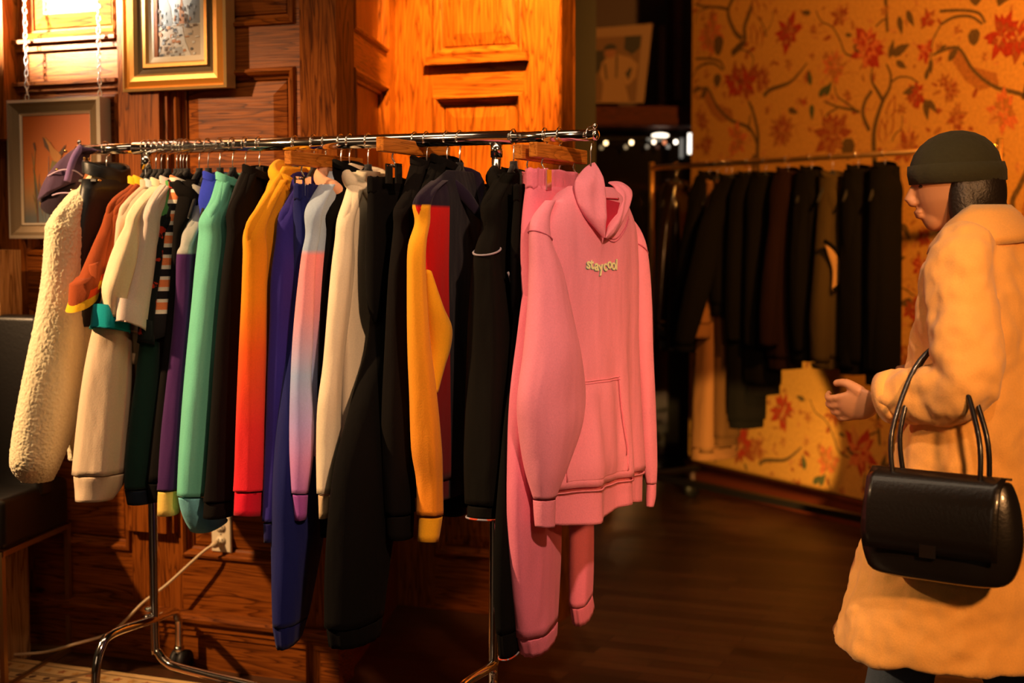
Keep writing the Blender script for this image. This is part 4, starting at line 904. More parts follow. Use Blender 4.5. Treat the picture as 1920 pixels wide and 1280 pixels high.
# lettering
m_let = plain('cream_print', a_(250, 215, 140), .8); m_let2 = plain('grey_print_edge', a_(120, 125, 110), .8)
lt = fpx(1097, 497); rt_ = fpx(1156, 497); Wd = (rt_.x-lt.x); hgt = .031
xcur = lt.x; adv = [.86, .62, .92, .92, .86, .92, .92, .42]; tot = sum(adv); dzs = [.002, .001, -.003, -.006, -.004, .001, -.002, -.002]
for layer, (mt, ex, off, sh_) in enumerate(((m_let2, .012, .0010, -.0016), (m_let, .010, .0026, 0))):
    mb = MB(); xcur = lt.x
    for ch, ad, dz_ in zip('staycool', adv, dzs):
        cu = bpy.data.curves.new('letter', 'FONT'); cu.body = ch; cu.size = .040; cu.offset = .0010; cu.extrude = .0004; cu.align_x = 'CENTER'
        ob_ = bpy.data.objects.new('letter', cu); C.objects.link(ob_); dg = bpy.context.evaluated_depsgraph_get(); me = bpy.data.meshes.new_from_object(ob_.evaluated_get(dg))
        cx = xcur+Wd*ad/tot/2; zz = lt.z-.010+dz_+hgt*0
        rot = radians({'s': -8, 't': 6, 'a': -4, 'y': 8, 'c': 4, 'o': -3, 'l': -6}[ch]); vs = []
        for v in me.vertices:
            vx, vy = v.co.x*.92, v.co.y*.92; vx, vy = vx*cos(rot)-vy*sin(rot), vx*sin(rot)+vy*cos(rot)
            X, Zz = cx+vx+sh_, zz+vy+sh_; vs.append((X, front(X, Zz, off)-v.co.z, Zz))
        mb.add(vs, [tuple(p.vertices) for p in me.polygons]); C.objects.unlink(ob_); bpy.data.objects.remove(ob_); bpy.data.curves.remove(cu)
        xcur += Wd*ad/tot
    mb.build('lettering' if layer else 'lettering_shadow', mt, t)
GM['fr'] = 1
# ================================================================== CAP
Mcap = frame(onY(150, 290, RL.y+.02), RD)
t = thing('cap', 'faded plum cap with studded straps hung over the left rail end', 'cap', Mcap)
m_plumc = cl('plum_cotton', a_(78, 52, 62), bump=.5); m_plumd = cl('dark_plum_cotton', a_(45, 28, 32)); m_thr = cl('lilac_thread', a_(190, 150, 150))
def cp(x, y, yy=0): q = Mcap.inverted() @ onY(x, y, RL.y+.02+yy); return q
m = MB()
prof_ = [(152, 272, 6), (140, 285, 22), (128, 305, 30), (118, 328, 34), (108, 350, 36), (100, 372, 34), (97, 384, 30)]
rings = []
ax = Vector((-.42, 0, -.9)); 
for i, (x, y, hw) in enumerate(catmull([(152, 274, 8), (143, 288, 30), (133, 305, 40), (124, 325, 45), (116, 345, 46), (110, 362, 44)], 5)):
    c_ = cp(x, y); w_ = hw/660; u = Vector((.92, 0, .40)); ring = []
    for k in range(32):
        a = 2*pi*k/32; sq = 1+.05*cos(8*a)
        ring.append(c_+u*cos(a)*w_*sq+Vector((0, 1, 0))*sin(a)*w_*.75*sq)
    rings.append(ring)
m.loft(rings); m.build('crown', m_plumc, t)
m = MB(); rings = []
for i, (x, y, hw) in enumerate(catmull([(110, 362, 44), (106, 374, 40), (106, 388, 28), (108, 398, 14)], 4)):
    c_ = cp(x, y, -.01); w_ = hw/660; u = Vector((.92, 0, .40)); rings.append([c_+u*cos(2*pi*k/28)*w_+Vector((0, 1, 0))*sin(2*pi*k/28)*w_*.35 for k in range(28)])
m.loft(rings); m.build('brim', m_plumd, t)
m = MB()
P_ = [cp(152, 276, -.03), cp(141, 292, -.052), cp(133, 312, -.066), cp(126, 340, -.07)]
m.tube([tuple(p) for p in P_], .010, 10, sub=5); sp_ = m.build('strap', cl('pale_plum_cotton', a_(120, 85, 110)), t)
m = MB(); m.tube([tuple(cp(x, y, yy)) for x, y, yy in ((90, 330, -.045), (105, 322, -.062), (120, 318, -.072), (140, 320, -.070), (155, 330, -.055))], .0022, 6, sub=4); m.build('stitching', m_thr, t)
m = MB(); m.tube([tuple(cp(x, y, yy)) for x, y, yy in ((98, 366, -.05), (112, 362, -.062), (130, 362, -.066), (146, 366, -.055))], .0022, 6, sub=4); m.build('stitching', m_thr, t)
for x, y, yy in ((107, 318, -.062), (123, 283, -.02), (158, 297, -.045), (166, 298, -.03), (135, 356, -.07)):
    m = MB(); m.ellipsoid(cp(x, y, yy), (.005, .005, .005)); m.build('stud', brass, t)
m = MB(); m.tube([tuple(cp(152, 274)), (cp(149, 268).x, 0, RZ+.014-Mcap.translation.z+.004), tuple(cp(158, 282, .02))], .004, 8, sub=3); m.build('hanging_loop', m_plumd, t)
# ================================================================== FRAMES
def frame_on(pl_, name, label, u0, u1, z0, z1, prof, mats, depth, group=None, off=0):
    t = thing(name, label, 'picture', pl_.M @ Matrix.Translation((u0, -off, z0)))
    m = MB(); w_, h_ = u1-u0, z1-z0
    for k in range(len(prof)-1):
        m.rectsweep(0, w_, 0, h_, prof[k:k+2], prof[k][2] if len(prof[k]) > 2 else 0)
    return t, m, w_, h_
def frames(pl_, name, label, u0, u1, z0, z1, prof, mats, off):
    t = thing(name, label, 'picture', pl_.M @ Matrix.Translation((u0, -off, z0))); w_, h_ = u1-u0, z1-z0; m = MB()
    for (i0, y0, mi), (i1, y1, _) in zip(prof, prof[1:]):
        m.rectsweep(0, w_, 0, h_, [(i0, y0), (i1, y1)], mi)
    m.rectsweep(0, w_, 0, h_, [(.02, off-.004), (.002, off-.004), (0, prof[0][1])], prof[0][2])
    m.build('frame', mats, t); return t, w_, h_
gold = plain('gilt_moulding', (.62, .25, .03), .38, .3, bump=.15, bscale=90); gold2 = plain('bright_gilt_lip', (.66, .40, .14), .3, .4); dgold = plain('dark_gilt_cove', (.12, .075, .030), .45, .4, bump=.2, bscale=90); linen = plain('linen_liner', (.78, .68, .52), .8, bump=.3, bscale=500)
def afpaint(name, c): return plain(name, c, .55, bump=.4, bscale=60)
A2 = Plane(A.P - A.n*.0, A.d)
f0, f1 = A.uz(229, 100)[0], A.uz(430, 100)[0]; fz0 = A.uz(330, 170)[1]; FOFF = .056
f0, f1 = Plane(A.P-A.n*FOFF, A.d).uz(229, 100)[0], Plane(A.P-A.n*FOFF, A.d).uz(424, 100)[0]; fz0 = Plane(A.P-A.n*FOFF, A.d).uz(330, 168)[1]
t, w_, h_ = frames(A, 'framed_painting', 'gilt framed painting of a pale street with towers, high on the paneling', f0, f1, fz0, fz0+.43,
    [(0, 0, 1), (.008, -.004, 0), (.014, .004, 0), (.030, -.004, 0), (.044, -.002, 1), (.052, .008, 2), (.066, .014, 2), (.072, .006, 0), (.082, .006, 1), (.088, .016, 3), (.104, .020, 3), (.104, .026, 3)], [gold, gold2, dgold, linen], FOFF)
m = MB(); x0, x1, z0, z1 = .103, w_-.103, .103, h_-.103; pw_, ph2 = x1-x0, z1-z0
m.poly([(x0, z0), (x1, z0), (x1, z1), (x0, z1)], .0255, 0)
def q_(pts, mi, yk): m.poly([(x0+a*pw_, z0+b*ph2) for a, b in pts], .0255-.0003*yk, mi)
rn = random.Random(3)
q_([(0, 0), (1, 0), (1, .42), (.6, .46), (.3, .44), (0, .5)], 1, 1)
q_([(.0, .45), (.0, .80), (.06, .82), (.10, .72), (.14, .6), (.16, .42)], 2, 2)
q_([(.16, .42), (.16, .66), (.22, .78), (.25, .98), (.28, .80), (.36, .66), (.40, .42)], 3, 3)
q_([(.54, .44), (.54, .64), (.57, .72), (.59, .92), (.61, .72), (.64, .64), (.64, .44)], 4, 3)
q_([(.74, .44), (.74, .66), (.80, .74), (.86, .80), (.90, .95), (.95, .80), (1, .74), (1, .44)], 3, 3)
q_([(.42, .42), (.42, .60), (.47, .66), (.52, .58), (.52, .42)], 5, 4); q_([(.65, .42), (.66, .58), (.72, .56), (.73, .42)], 2, 4)
q_([(.30, 0), (.44, .18), (.50, .40), (.60, .40), (.66, .2), (.78, 0)], 0, 5); q_([(.38, 0), (.46, .12), (.58, .14), (.66, 0)], 5, 6)
for k in range(70):
    a, b = rn.random()*.9, rn.random()*.44; w2, h2 = .03+.07*rn.random(), .015+.04*rn.random()
    q_([(a, b), (a+w2, b+h2*.3), (min(.99, a+w2*.8), b+h2), (a-.0, b+h2*.8)], rn.choice([2, 3, 4, 5, 6, 0, 1]), 7+k*.05)
for k in range(26):
    a, b = rn.random()*.92, .42+rn.random()*.25; q_([(a, b), (a+.03, b), (a+.028, b+.04), (a+.004, b+.045)], rn.choice([2, 4, 5, 6]), 11+k*.05)
m.build('painting', [afpaint('pale_sky_paint', (.62, .60, .56)), afpaint('buff_street_paint', (.48, .38, .28)), afpaint('umber_paint', (.12, .055, .02)), afpaint('slate_paint', (.22, .22, .22)), afpaint('sienna_paint', (.50, .20, .07)), afpaint('grey_blue_paint', (.34, .36, .38)), afpaint('ink_paint', (.04, .04, .05))], t)
# ducks painting, hung on two chains
PO = .06; PB = Plane(A.P-A.n*PO, A.d)
f0, f1 = PB.uz(14, 300)[0], PB.uz(189, 300)[0]; fz0, fz1 = PB.uz(110, 447)[1], PB.uz(110, 184)[1]
fr = plain('bronze_moulding', (.20, .13, .065), .42, .35, bump=.3, bscale=120); fr2 = plain('champagne_lip', (.72, .60, .45), .35, .4)
t, w_, h_ = frames(A, 'framed_painting', 'bronze framed painting of a flying duck over reeds, hung on chains', f0, f1, fz0, fz1,
    [(0, 0, 1), (.010, -.005, 0), (.020, .002, 0), (.040, .010, 0), (.044, .008, 1), (.050, .014, 0), (.052, .018, 0)], [fr, fr2], PO)
m = MB(); x0, x1, z0, z1 = .051, w_-.051, .051, h_-.051; pw_, ph2 = x1-x0, z1-z0
def osky():
    mm, nt, b = base('orange_dusk_paint'); L = nt.links.new
    tc = N(nt, 'ShaderNodeTexCoord'); sp = N(nt, 'ShaderNodeSeparateXYZ'); L(tc.outputs['Object'], sp.inputs[0]); mr = N(nt, 'ShaderNodeMapRange'); mr.inputs['From Min'].default_value = z0; mr.inputs['From Max'].default_value = z1; L(sp.outputs['Z'], mr.inputs['Value'])
    cr = N(nt, 'ShaderNodeValToRGB'); e = cr.color_ramp.elements; e[0].position = .05; e[0].color = (.10, .10, .09, 1); e[1].position = 1; e[1].color = (.50, .10, .006, 1); k = e.new(.45); k.color = (.52, .14, .012, 1); k = e.new(.25); k.color = (.34, .17, .05, 1)
    L(mr.outputs[0], cr.inputs[0]); L(cr.outputs[0], b.inputs['Base Color']); b.inputs['Roughness'].default_value = .5; return mm
m.poly([(x0, z0), (x1, z0), (x1, z1), (x0, z1)], .0165, 0)
def Q(x, y): a = PB.uz(x, y); return (a[0]-f0, a[1]-fz0)
for k in range(46):
    x = 52+rn.random()*125; y0 = 418+rn.random()*4; hgt_ = 30+rn.random()*95*(1.2 if x < 90 else .75); b_ = (rn.random()-.5)*30
    m.ribbon([Q(x, y0), Q(x+b_*.3, y0-hgt_*.5), Q(x+b_, y0-hgt_)], .008, .001, .0160-.00002*k, rn.choice([1, 1, 2, 3, 4]))
for pts, mi in (([(85, 272), (80, 262), (76, 254), (88, 266), (96, 278), (104, 284), (110, 292), (106, 304), (96, 302), (90, 292)], 5), ([(96, 280), (88, 268), (74, 256), (78, 274), (90, 288)], 3), ([(102, 290), (112, 276), (118, 270), (114, 284), (106, 298)], 3), ([(92, 300), (102, 302), (98, 312), (88, 318), (90, 308)], 2), ([(88, 270), (84, 266), (90, 266)], 3)):
    m.poly([Q(*p) for p in pts], .0145-.0002*mi, mi)
m.poly([Q(56, 268), Q(59, 266), Q(62, 280), Q(59, 282)], .0145, 3); m.ribbon([Q(60, 280), Q(58, 330), Q(62, 400)], .002, .003, .0144, 2, 4)
m.build('painting', [osky(), afpaint('reed_blue_paint', (.13, .15, .15)), afpaint('reed_olive_paint', (.22, .17, .05)), afpaint('duck_dark_paint', (.10, .045, .02)), afpaint('reed_ochre_paint', (.50, .27, .06)), afpaint('duck_tan_paint', (.50, .20, .035))], t)
# chains
link0 = MB(); n = 20
pts = [(0.0058*cos(2*pi*k/n), 0, .0120*sin(2*pi*k/n)) for k in range(n)]; link0.tube(pts, .0019, 8, closed=True)
proto = None
for ci, (px_, lab) in enumerate(((46, 'left one of two pale chains above the duck painting'), (183, 'right one of two pale chains above the duck painting'))):
    q = PB.uz(px_, 184); u_, zz = q
    tch = thing('hanging_chain', lab, 'chain', A.M @ Matrix.Translation((u_, -PO+.012, fz1-.004)), 'chains holding the duck painting')
    for k in range(26):
        if proto is None: proto = link0.build('link', plain('nickel_chain', (.80, .76, .70), .25, .8), tch); o = proto
        else: o = proto.copy(); C.objects.link(o); o.parent = tch
        o.location = (.0006*sin(k*1.7), 0, .012+k*.0196); o.rotation_euler = (0, .12*sin(k*2.1), radians(90*(k % 2)+20+8*sin(k)))
# far left edge pieces: upright oak post and a pale box leaning by the chair
m = MB(); c0 = onY(-40, 300, 4.55); 
LP = Plane(A.P-A.n*.05, A.d); e0, e1 = LP.uz(-60, 300)[0], LP.uz(19, 300)[0]
m.box(e0, e1, -.02, .05, LP.uz(0, 262)[1], ZT); struct(m.build('trim_4', oakV, M=LP.M))
LP2 = Plane(A.P-A.n*.16, A.d); m = MB(); e0, e1 = LP2.uz(-70, 500)[0], LP2.uz(19, 500)[0]; zt2 = LP2.uz(10, 468)[1]
m.box(e0, e1, -.05, .05, .0, zt2); m.box(e0+.02, e1-.02, -.054, -.05, .05, zt2-.04)
o = tag(m.build('cabinet', wood('pale_oak', (.16, .07, .02, 1), (.34, .17, .06, 1), (.46, .25, .10, 1)), M=LP2.M), 'pale oak cabinet edge at the far left behind the black chair', 'cabinet')
# ================================================================== OUTLET, CORD
U = A.uz(415, 1001); t = thing('wall_outlet', 'cream double wall outlet low on the oak wall with a plug in it', 'outlet', A.M @ Matrix.Translation((U[0], .006, U[1])))
ivory = plain('ivory_plastic', (.80, .68, .48), .35); slot = plain('outlet_slot', (.02, .015, .01), .6)
m = MB(); m.rectsweep(-.036, .036, -.058, .058, [(0, 0), (.001, -.006), (.004, -.0085)], fill=0); m.build('cover_plate', ivory, t)
for dz in (.020, -.020):
    m = MB(); m.loft([[Vector((cos(2*pi*k/24)*.0165, -.0085-yy, max(-.0125, min(.0125, sin(2*pi*k/24)*.0165))+dz)) for k in range(24)] for yy in (0, .003)]); r_ = m.build('receptacle', ivory, t)
    m = MB(); m.box(-.0075, -.0055, -.0122, -.0114, dz-.001, dz+.007); m.box(.0055, .0075, -.0122, -.0114, dz, dz+.006); m.tube([(0, -.0122, dz-.006), (0, -.0112, dz-.006)], .0022, 10); m.build('slot', slot, r_)
m = MB(); m.ellipsoid((0, -.009, 0), (.003, .0015, .003), seg=10, rings=6); m.build('screw', steelwire, t)
cordm = plain('cream_cord', (.72, .55, .34), .45)
ch = thing('power_cord', 'cream power cord running from the outlet down to the floor', 'cord', Matrix.Translation(tuple(A.M @ Vector((U[0], -.01, U[1]-.02)))))
I = ch.matrix_world.inverted()
def cpt(x, y, off): q = onp(x, y, A.P-A.n*off, A.n); return tuple(I @ q)
m = MB(); pth = [cpt(398, 1022, .035), cpt(380, 1035, .05), cpt(350, 1062, .06), cpt(310, 1098, .07), cpt(270, 1128, .09), cpt(238, 1160, .11), cpt(218, 1178, .12), cpt(190, 1193, .11)]
fl = [onz(140, 1207, .10), onz(90, 1221, .045), onz(40, 1226, .03), onz(-10, 1229, .012), onz(-80, 1236, .006)]
m.tube(pth+[tuple(I @ q) for q in fl], .0045, 10, sub=6); m.build('cable', cordm, ch)
m = MB(); a = Vector(cpt(408, 1019, .014)); b2_ = Vector(cpt(396, 1023, .04)); m.tube([tuple(a), tuple(a.lerp(b2_, .5)), tuple(b2_)], [.012, .011, .005], 14); m.build('plug', cordm, ch)
# ================================================================== RUG
r0 = onz(330, 1281, 0); r1 = onz(-20, 1233, 0); rdv = (r0-r1); rdv.z = 0; rdv.normalize()
RM = frame((r0.x, r0.y, 0), rdv)
m = MB(); L0 = -1.6; m.box(L0, .15, -.9, 0, .0, .012, 0)
def rp(x0, x1, y0, y1, mi, k=0): m.quad((x0, y0, .0123+k*.0002), (x1, y0, .0123+k*.0002), (x1, y1, .0123+k*.0002), (x0, y1, .0123+k*.0002), mi)
rp(L0, .15, -.036, -.030, 1); rp(L0, .15, -.105, -.099, 1); rp(L0, .15, -.118, -.112, 1); rp(L0, .15, -.165, -.16, 1); rp(L0, .15, -.9, -.19, 2)
for k in range(34):
    x = L0+.03+k*.052; pts = [(x+.017*cos(a*pi/5)*(1 if a % 2 else .5), -.067+.020*sin(a*pi/5)*(1 if a % 2 else .5), .0128) for a in range(10)]
    m.add(pts, [tuple(range(10))], 2 if k % 2 else 3)
    pts = [(x+.010*cos(a*pi/4), -.139+.014*sin(a*pi/4), .0128) for a in range(8)]; m.add(pts, [tuple(range(8))], 1)
def fuzzy(n_, c): return plain(n_, c, .95, bump=.8, bscale=400)
tag(m.build('patterned_rug', [fuzzy('rug_cream', (.72, .46, .18)), fuzzy('rug_brown', (.12, .05, .02)), fuzzy('rug_rust', (.42, .15, .04)), fuzzy('rug_gold', (.62, .32, .08))], M=RM), 'cream and rust patterned rug edge under the black chair', 'rug')
# ================================================================== CHAIR
blkl = plain('black_upholstery', (.010, .008, .007), .38, bump=.25, bscale=90); gm = plain('bronze_gold_metal', (.42, .24, .09), .32, .85)
fl_ = onz(9, 1300, 0); bl_ = onz(131, 1216, 0.0)
YC = onz(10, 1296, .0); xr = A.d
ctop = onz(132, 986, .565)
CM = frame((onz(134, 1214, .01).x, onz(134, 1214, .01).y, 0), WD)
Ci = CM.inverted()
t = thing('lounge_chair', 'black leather chair on a thin bronze frame at the left edge', 'chair', CM)
# local: x along wall (right), -y to the viewer; right end of the seat is x=0
fx, fy = (Ci @ onz(9, 1292, .01)).x, (Ci @ onz(9, 1292, .01)).y
ex = Vector((fx, fy, 0)); L_ = ex.length; 
Cx = (CM.to_3x3() @ ex).normalized()
seat_h = .50
p_b = onz(132, 992, .0); 
def atV(x, y, base_): # point above a floor point
    d = ray(x, y); s_ = math.hypot(base_.x-EYEP.x, base_.y-EYEP.y)/math.hypot(d.x, d.y); return (EYEP+d*s_)
B1 = onz(131, 1214, .012); F1 = onz(9, 1290, .012)
Bt = atV(132, 990, B1); Ft = atV(8, 1033, F1)
hz_ = (Bt.z+Ft.z)/2
dv = (F1-B1); dv.z = 0; wv = Z.cross(dv.normalized()); 
if wv.x > 0: wv = -wv
def cw(base_, k, z): q = Vector((base_.x, base_.y, 0))+wv*k; return Ci @ Vector((q.x, q.y, z))
def bar(name, a, b, r=.008, par=None):
    m = MB(); a, b = Vector(a), Vector(b); d = (b-a).normalized(); u = Vector((0, 0, 1)) if abs(d.z) < .9 else Vector((1, 0, 0)); u = (u-d*u.dot(d)).normalized(); v = d.cross(u)
    m.loft([[p+u*sx*r+v*sy*r for sx, sy in ((-1, -1), (1, -1), (1, 1), (-1, 1))] for p in (a-d*r, b+d*r)], smooth=False); return m.build(name, gm, par or t)
for bs in (B1, F1):
    for k in (0, .58): bar('leg', cw(bs, k, .008), cw(bs, k, hz_))
for k in (0, .58): bar('side_rail', cw(B1, k, hz_), cw(F1, k, hz_)); 
for bs in (B1, F1): bar('cross_rail', cw(bs, 0, hz_), cw(bs, .58, hz_))
for k in (0, .58): bar('floor_rail', cw(B1, k, .010), cw(F1, k, .010))
bar('floor_rail', cw(B1, 0, .010), cw(B1, .58, .010))
def slab(name, c4, z0, z1, r=.02):
    m = MB(); vs = [Vector((p.x, p.y, z)) for z in (z0, z1) for p in c4]; m.add(vs, [(3, 2, 1, 0), (4, 5, 6, 7), (0, 1, 5, 4), (1, 2, 6, 5), (2, 3, 7, 6), (3, 0, 4, 7)])
    o = m.build(name, blkl, t); b_ = o.modifiers.new('b', 'BEVEL'); b_.width = r; b_.segments = 4
    for p in o.data.polygons: p.use_smooth = True
    return o
z1_ = hz_+.010; zs_top = hz_+.165
slab('seat', [cw(B1, -.01, 0), cw(F1, -.01, 0), cw(F1, .60, 0), cw(B1, .60, 0)], z1_, zs_top)
bb = atV(74, 890, B1+dv*.50); bt2 = atV(62, 592, B1+dv*.50)
k0 = Vector((bb.x, bb.y, 0)); an = A.n
def bk(a, b_): q = k0-A.d*a+an*b_; return Ci @ q
slab('backrest', [bk(0, 0), bk(.5, 0), bk(.5, .07), bk(0, .07)], z1_+.12, bt2.z, .018)
# ================================================================== ALCOVE: photo, lights
ZSt = onY(1200, 199, 8.1).z
t = thing('framed_photo', 'dim cream framed photo of a figure in braces leaning on the shelf', 'picture', frame((onY(1158, 190, 8.35).x, 8.35, ZSt), (1, 0, 0)))
def fp(x, y): q = onY(x, y, 8.35); return (q.x-t.matrix_world.translation.x, q.z-ZSt)
m = MB(); c4 = [fp(1090, 193), fp(1207, 193), fp(1224, 44), fp(1090, 55)]
c4 = [(a, max(0.001, b)) for a, b in c4]
sc_ = lambda y: y
m.add([(a, .0, b) for a, b in c4]+[(a, .035, b) for a, b in c4], [(0, 1, 2, 3), (7, 6, 5, 4), (0, 4, 5, 1), (1, 5, 6, 2), (2, 6, 7, 3), (3, 7, 4, 0)]); m.build('frame', plain('dull_cream_mount', (.20, .10, .035), .6), t)
m = MB()
def P3(pts, mi, k): m.poly([(a, max(.002, b)) for a, b in (fp(*p) for p in pts)], -.001-.0006*k, mi)
P3([(1092, 190), (1192, 190), (1204, 66), (1092, 72)], 0, 0)
P3([(1172, 68), (1203, 66), (1200, 90), (1185, 102), (1170, 92)], 1, 1); P3([(1092, 95), (1130, 95), (1135, 115), (1118, 140), (1092, 140)], 1, 1)
P3([(1127, 190), (1131, 158), (1125, 140), (1128, 118), (1140, 106), (1160, 102), (1182, 108), (1196, 120), (1192, 145), (1178, 160), (1172, 158), (1180, 190)], 2, 2)
P3([(1172, 138), (1182, 125), (1185, 130), (1178, 150)], 1, 3); P3([(1130, 100), (1133, 88), (1142, 82), (1153, 84), (1158, 94), (1154, 92), (1136, 94)], 1, 3); P3([(1134, 94), (1155, 92), (1153, 104), (1144, 110), (1135, 104)], 3, 4)
P3([(1132, 120), (1135, 119), (1139, 148), (1136, 150)], 1, 4); P3([(1155, 104), (1158, 104), (1157, 146), (1154, 146)], 1, 4)
m.build('print', [plain('photo_ground', (.13, .06, .02), .7), plain('photo_black', (.012, .009, .007), .7), plain('photo_shirt', (.26, .14, .055), .7), plain('photo_skin', (.22, .08, .03), .7)], t)
m = MB(); q = onY(1240, 190, 8.6); m.box(q.x-.02, q.x+.015, 8.55, 8.62, ZSt, onY(1240, 50, 8.6).z); tag(m.build('picture_edge', plain('dark_frame_edge', (.10, .035, .012), .6)), 'dark narrow frame edge behind the leaning photo on the shelf', 'picture')
def glow(name, c, s_): return plain(name, (.8, .8, .8), .4, emit=c, es=s_)
cordpts = []
t = thing('string_lights', 'string of small bulbs under the dark shelf', 'string lights', frame((onY(1136, 268, 8.2).x, 8.2, onY(1136, 262, 8.2).z), (1, 0, 0)))
Ti = t.matrix_world.inverted()
for x, y, c, s_ in ((1136, 268, (1, .66, .30), 5), (1184, 267, (1, .68, .34), 6), (1226, 266, (1, .78, .55), 4), (1246, 267, (1, .25, .12), .8), (1267, 266, (1, .84, .66), 5)):
    q = Ti @ onY(x, y, 8.2); mm = MB(); mm.ellipsoid(q, (.0105, .0105, .0125), seg=14, rings=10); b_ = mm.build('bulb', glow('bulb_%d' % x, c, s_), t)
    mm = MB(); mm.tube([(q.x, q.y, q.z+.010), (q.x, q.y, q.z+.026)], .006, 10); mm.build('bulb_socket', blk, b_); cordpts.append((q.x, q.y, q.z+.026))
m = MB(); m.tube([(cordpts[0][0]-.1, 0, cordpts[0][2]+.01)]+cordpts+[(cordpts[-1][0]+.12, 0, cordpts[-1][2]+.01)], .003, 6, sub=3); m.build('wire', blk, t)
t = thing('pendant_lamp', 'long white glowing lamp just above the string of bulbs', 'lamp', Matrix.Translation(onY(1238, 254, 8.25)))
m = MB(); m.ellipsoid((0, 0, 0), (.050, .03, .014)); m.build('lamp_shade', glow('lamp_shade_glow', (1, .86, .66), 3), t)
m = MB(); m.tube([(0, 0, .012), (0, 0, ZS-onY(1238, 254, 8.25).z)], .003, 6); m.build('stem', blk, t)
t = thing('tube_lamp', 'bright upright lamp strip at the floral wall edge', 'lamp', Matrix.Translation(onY(1293, 292, 8.2)))
m = MB(); zt3 = onY(1293, 250, 8.2).z-onY(1293, 292, 8.2).z; m.tube([(0, 0, .01), (0, 0, zt3)], .011, 12); m.build('lamp_tube', glow('tube_glow', (1, .9, .75), 2.6), t)
m = MB(); m.tube([(0, .0, -.02), (0, 0, .01)], .013, 12); m.box(-.012, .012, 0, .20, -.02, 0); m.build('base', blk, t)

# ================================================================== SECOND RACK
Z2 = 1.714
QL, QR = onz(1222, 315, Z2), onz(1670, 287, Z2); RD2 = (QR-QL).normalized(); LEN2 = (QR-QL).length*1.35
XD2 = Z.cross(RD2)
if XD2.y < 0: XD2 = -XD2
def rail2_at(px):
    lo, hi = -.3, 3.0
    for _ in range(40):
        mid = (lo+hi)/2; q = QL+RD2*mid-EYEP; x = 960+FPX*q.x/q.dot(FWD)
        if x < px: lo = mid
        else: hi = mid
    return QL+RD2*lo
brassy = plain('aged_brass_tube', (.75, .45, .14), .42, .9); blackm = plain('black_metal', (.012, .009, .008), .45, .5)
t = thing('clothes_rack', 'brass tube garment rack with dark coats before the floral wall', 'clothes rack', frame((QL.x, QL.y, 0), RD2))
m = MB(); m.tube([(-.01, 0, Z2), (LEN2, 0, Z2)], .0125, 18); m.build('rail', brassy, t)
for x in (0, LEN2): 
    m = MB(); m.tube([(x, 0, Z2+.03), (x, 0, .9), (x-.02*(x == 0), 0, .16)], .0135, 16, sub=3); m.build('pole', brassy, t)
    m = MB(); m.box(x-.022, x+.022, -.33, .33, .135, .165); f_ = m.build('foot', blackm, t)
    for y in (-.29, .29):
        m = MB(); m.box(x-.012, x+.012, y-.014, y+.014, .07, .135); cst = m.build('caster', chrome, t)
        m = MB(); m.tube([(x-.018, y, .045), (x+.018, y, .045)], .045, 20); m.build('wheel', blk, cst)
m = MB(); m.box(0, LEN2, -.022, .022, .13, .16); m.build('base_bar', blackm, t)
m_bk = cl('black_wool', (.0035, .0028, .0022, 1), var=.05, sheen=0); m_mar = cl('dark_maroon_wool', (.012, .004, .003, 1), var=.05, sheen=0); m_tr = cl('tan_gabardine', (.22, .10, .035, 1), var=.06, sheen=0); m_ol = cl('olive_nylon', (.055, .036, .012, 1), var=.08, sheen=0); m_br = cl('brown_wool', (.10, .045, .014, 1), var=.06, sheen=0)
m_shine = plain('black_patent', (.012, .006, .004), .22, coat=.5, bump=.4, bscale=30); m_lin = cl('pale_lining', (.45, .26, .10, 1), sheen=0)
G2 = 'dark coats on the brass rack'; H2 = 'hangers on the brass rack'
def g2(name, cat, label, px, sh, rows, mat, hemy, bw=.2, bt=.035, seed=0, cuff=None, hl=None, far=True, **kw):
    P = rail2_at(px); M = frame(P, XD2); bt = max(bt, .062); bw += .03
    r = garment(name, label, cat, px, sh, rows, mat, cuff, bw=bw, bt=bt, hemz=pl(M, px, hemy).z, seed=seed, group=G2, M=M, maxB=.07, far=far, collar=mat, k=1.1, **kw)
    velvet_hanger(px, 'black hanger '+hl, group=H2, M=M); return r
g2('coat', 'coat', 'shiny dark coat at the left end of the brass rack', 1268, [(1262, 345), (1252, 358), (1244, 380)], [(1236, 420, 1262, 420), (1230, 480, 1258, 480), (1226, 550, 1254, 550), (1224, 606, 1248, 606)], m_shine, 655, .16, seed=31, hl='in the shiny dark coat', cuff=[(1224, 608, 1248, 608), (1225, 618, 1247, 620)])
g2('coat', 'coat', 'black coat hanging behind the tan trench coat', 1330, [(1325, 328), (1313, 340), (1298, 365)], [(1288, 400, 1325, 400), (1272, 480, 1315, 480), (1262, 560, 1300, 560), (1255, 640, 1285, 640)], m_bk, 660, .17, seed=32, hl='in the coat behind the trench', cuff=[(1256, 642, 1285, 642), (1257, 652, 1284, 652)])
r = g2('trench_coat', 'coat', 'long tan trench coat reaching almost to the floor', 1345, [(1348, 345), (1334, 365), (1320, 400)], [(1312, 440, 1342, 440), (1302, 520, 1337, 520), (1288, 570, 1332, 572), (1274, 604, 1331, 606)], m_tr, 857, .275, .055, seed=33, flare=1.55, hl='in the tan trench coat', cuff=[(1271, 606, 1331, 608), (1271, 631, 1331, 634)])
m = MB(); m.box(-.004, .004, -.070, -.066, -1.02, -.62); m.build('placket', m_br, r[0])
g2('coat', 'coat', 'brown coat, its hem just right of the trench coat', 1362, [(1365, 345), (1350, 365), (1340, 400)], [(1336, 440, 1360, 440), (1340, 520, 1362, 520), (1342, 590, 1364, 590)], m_br, 832, .20, .04, seed=34, hl='in the brown coat')
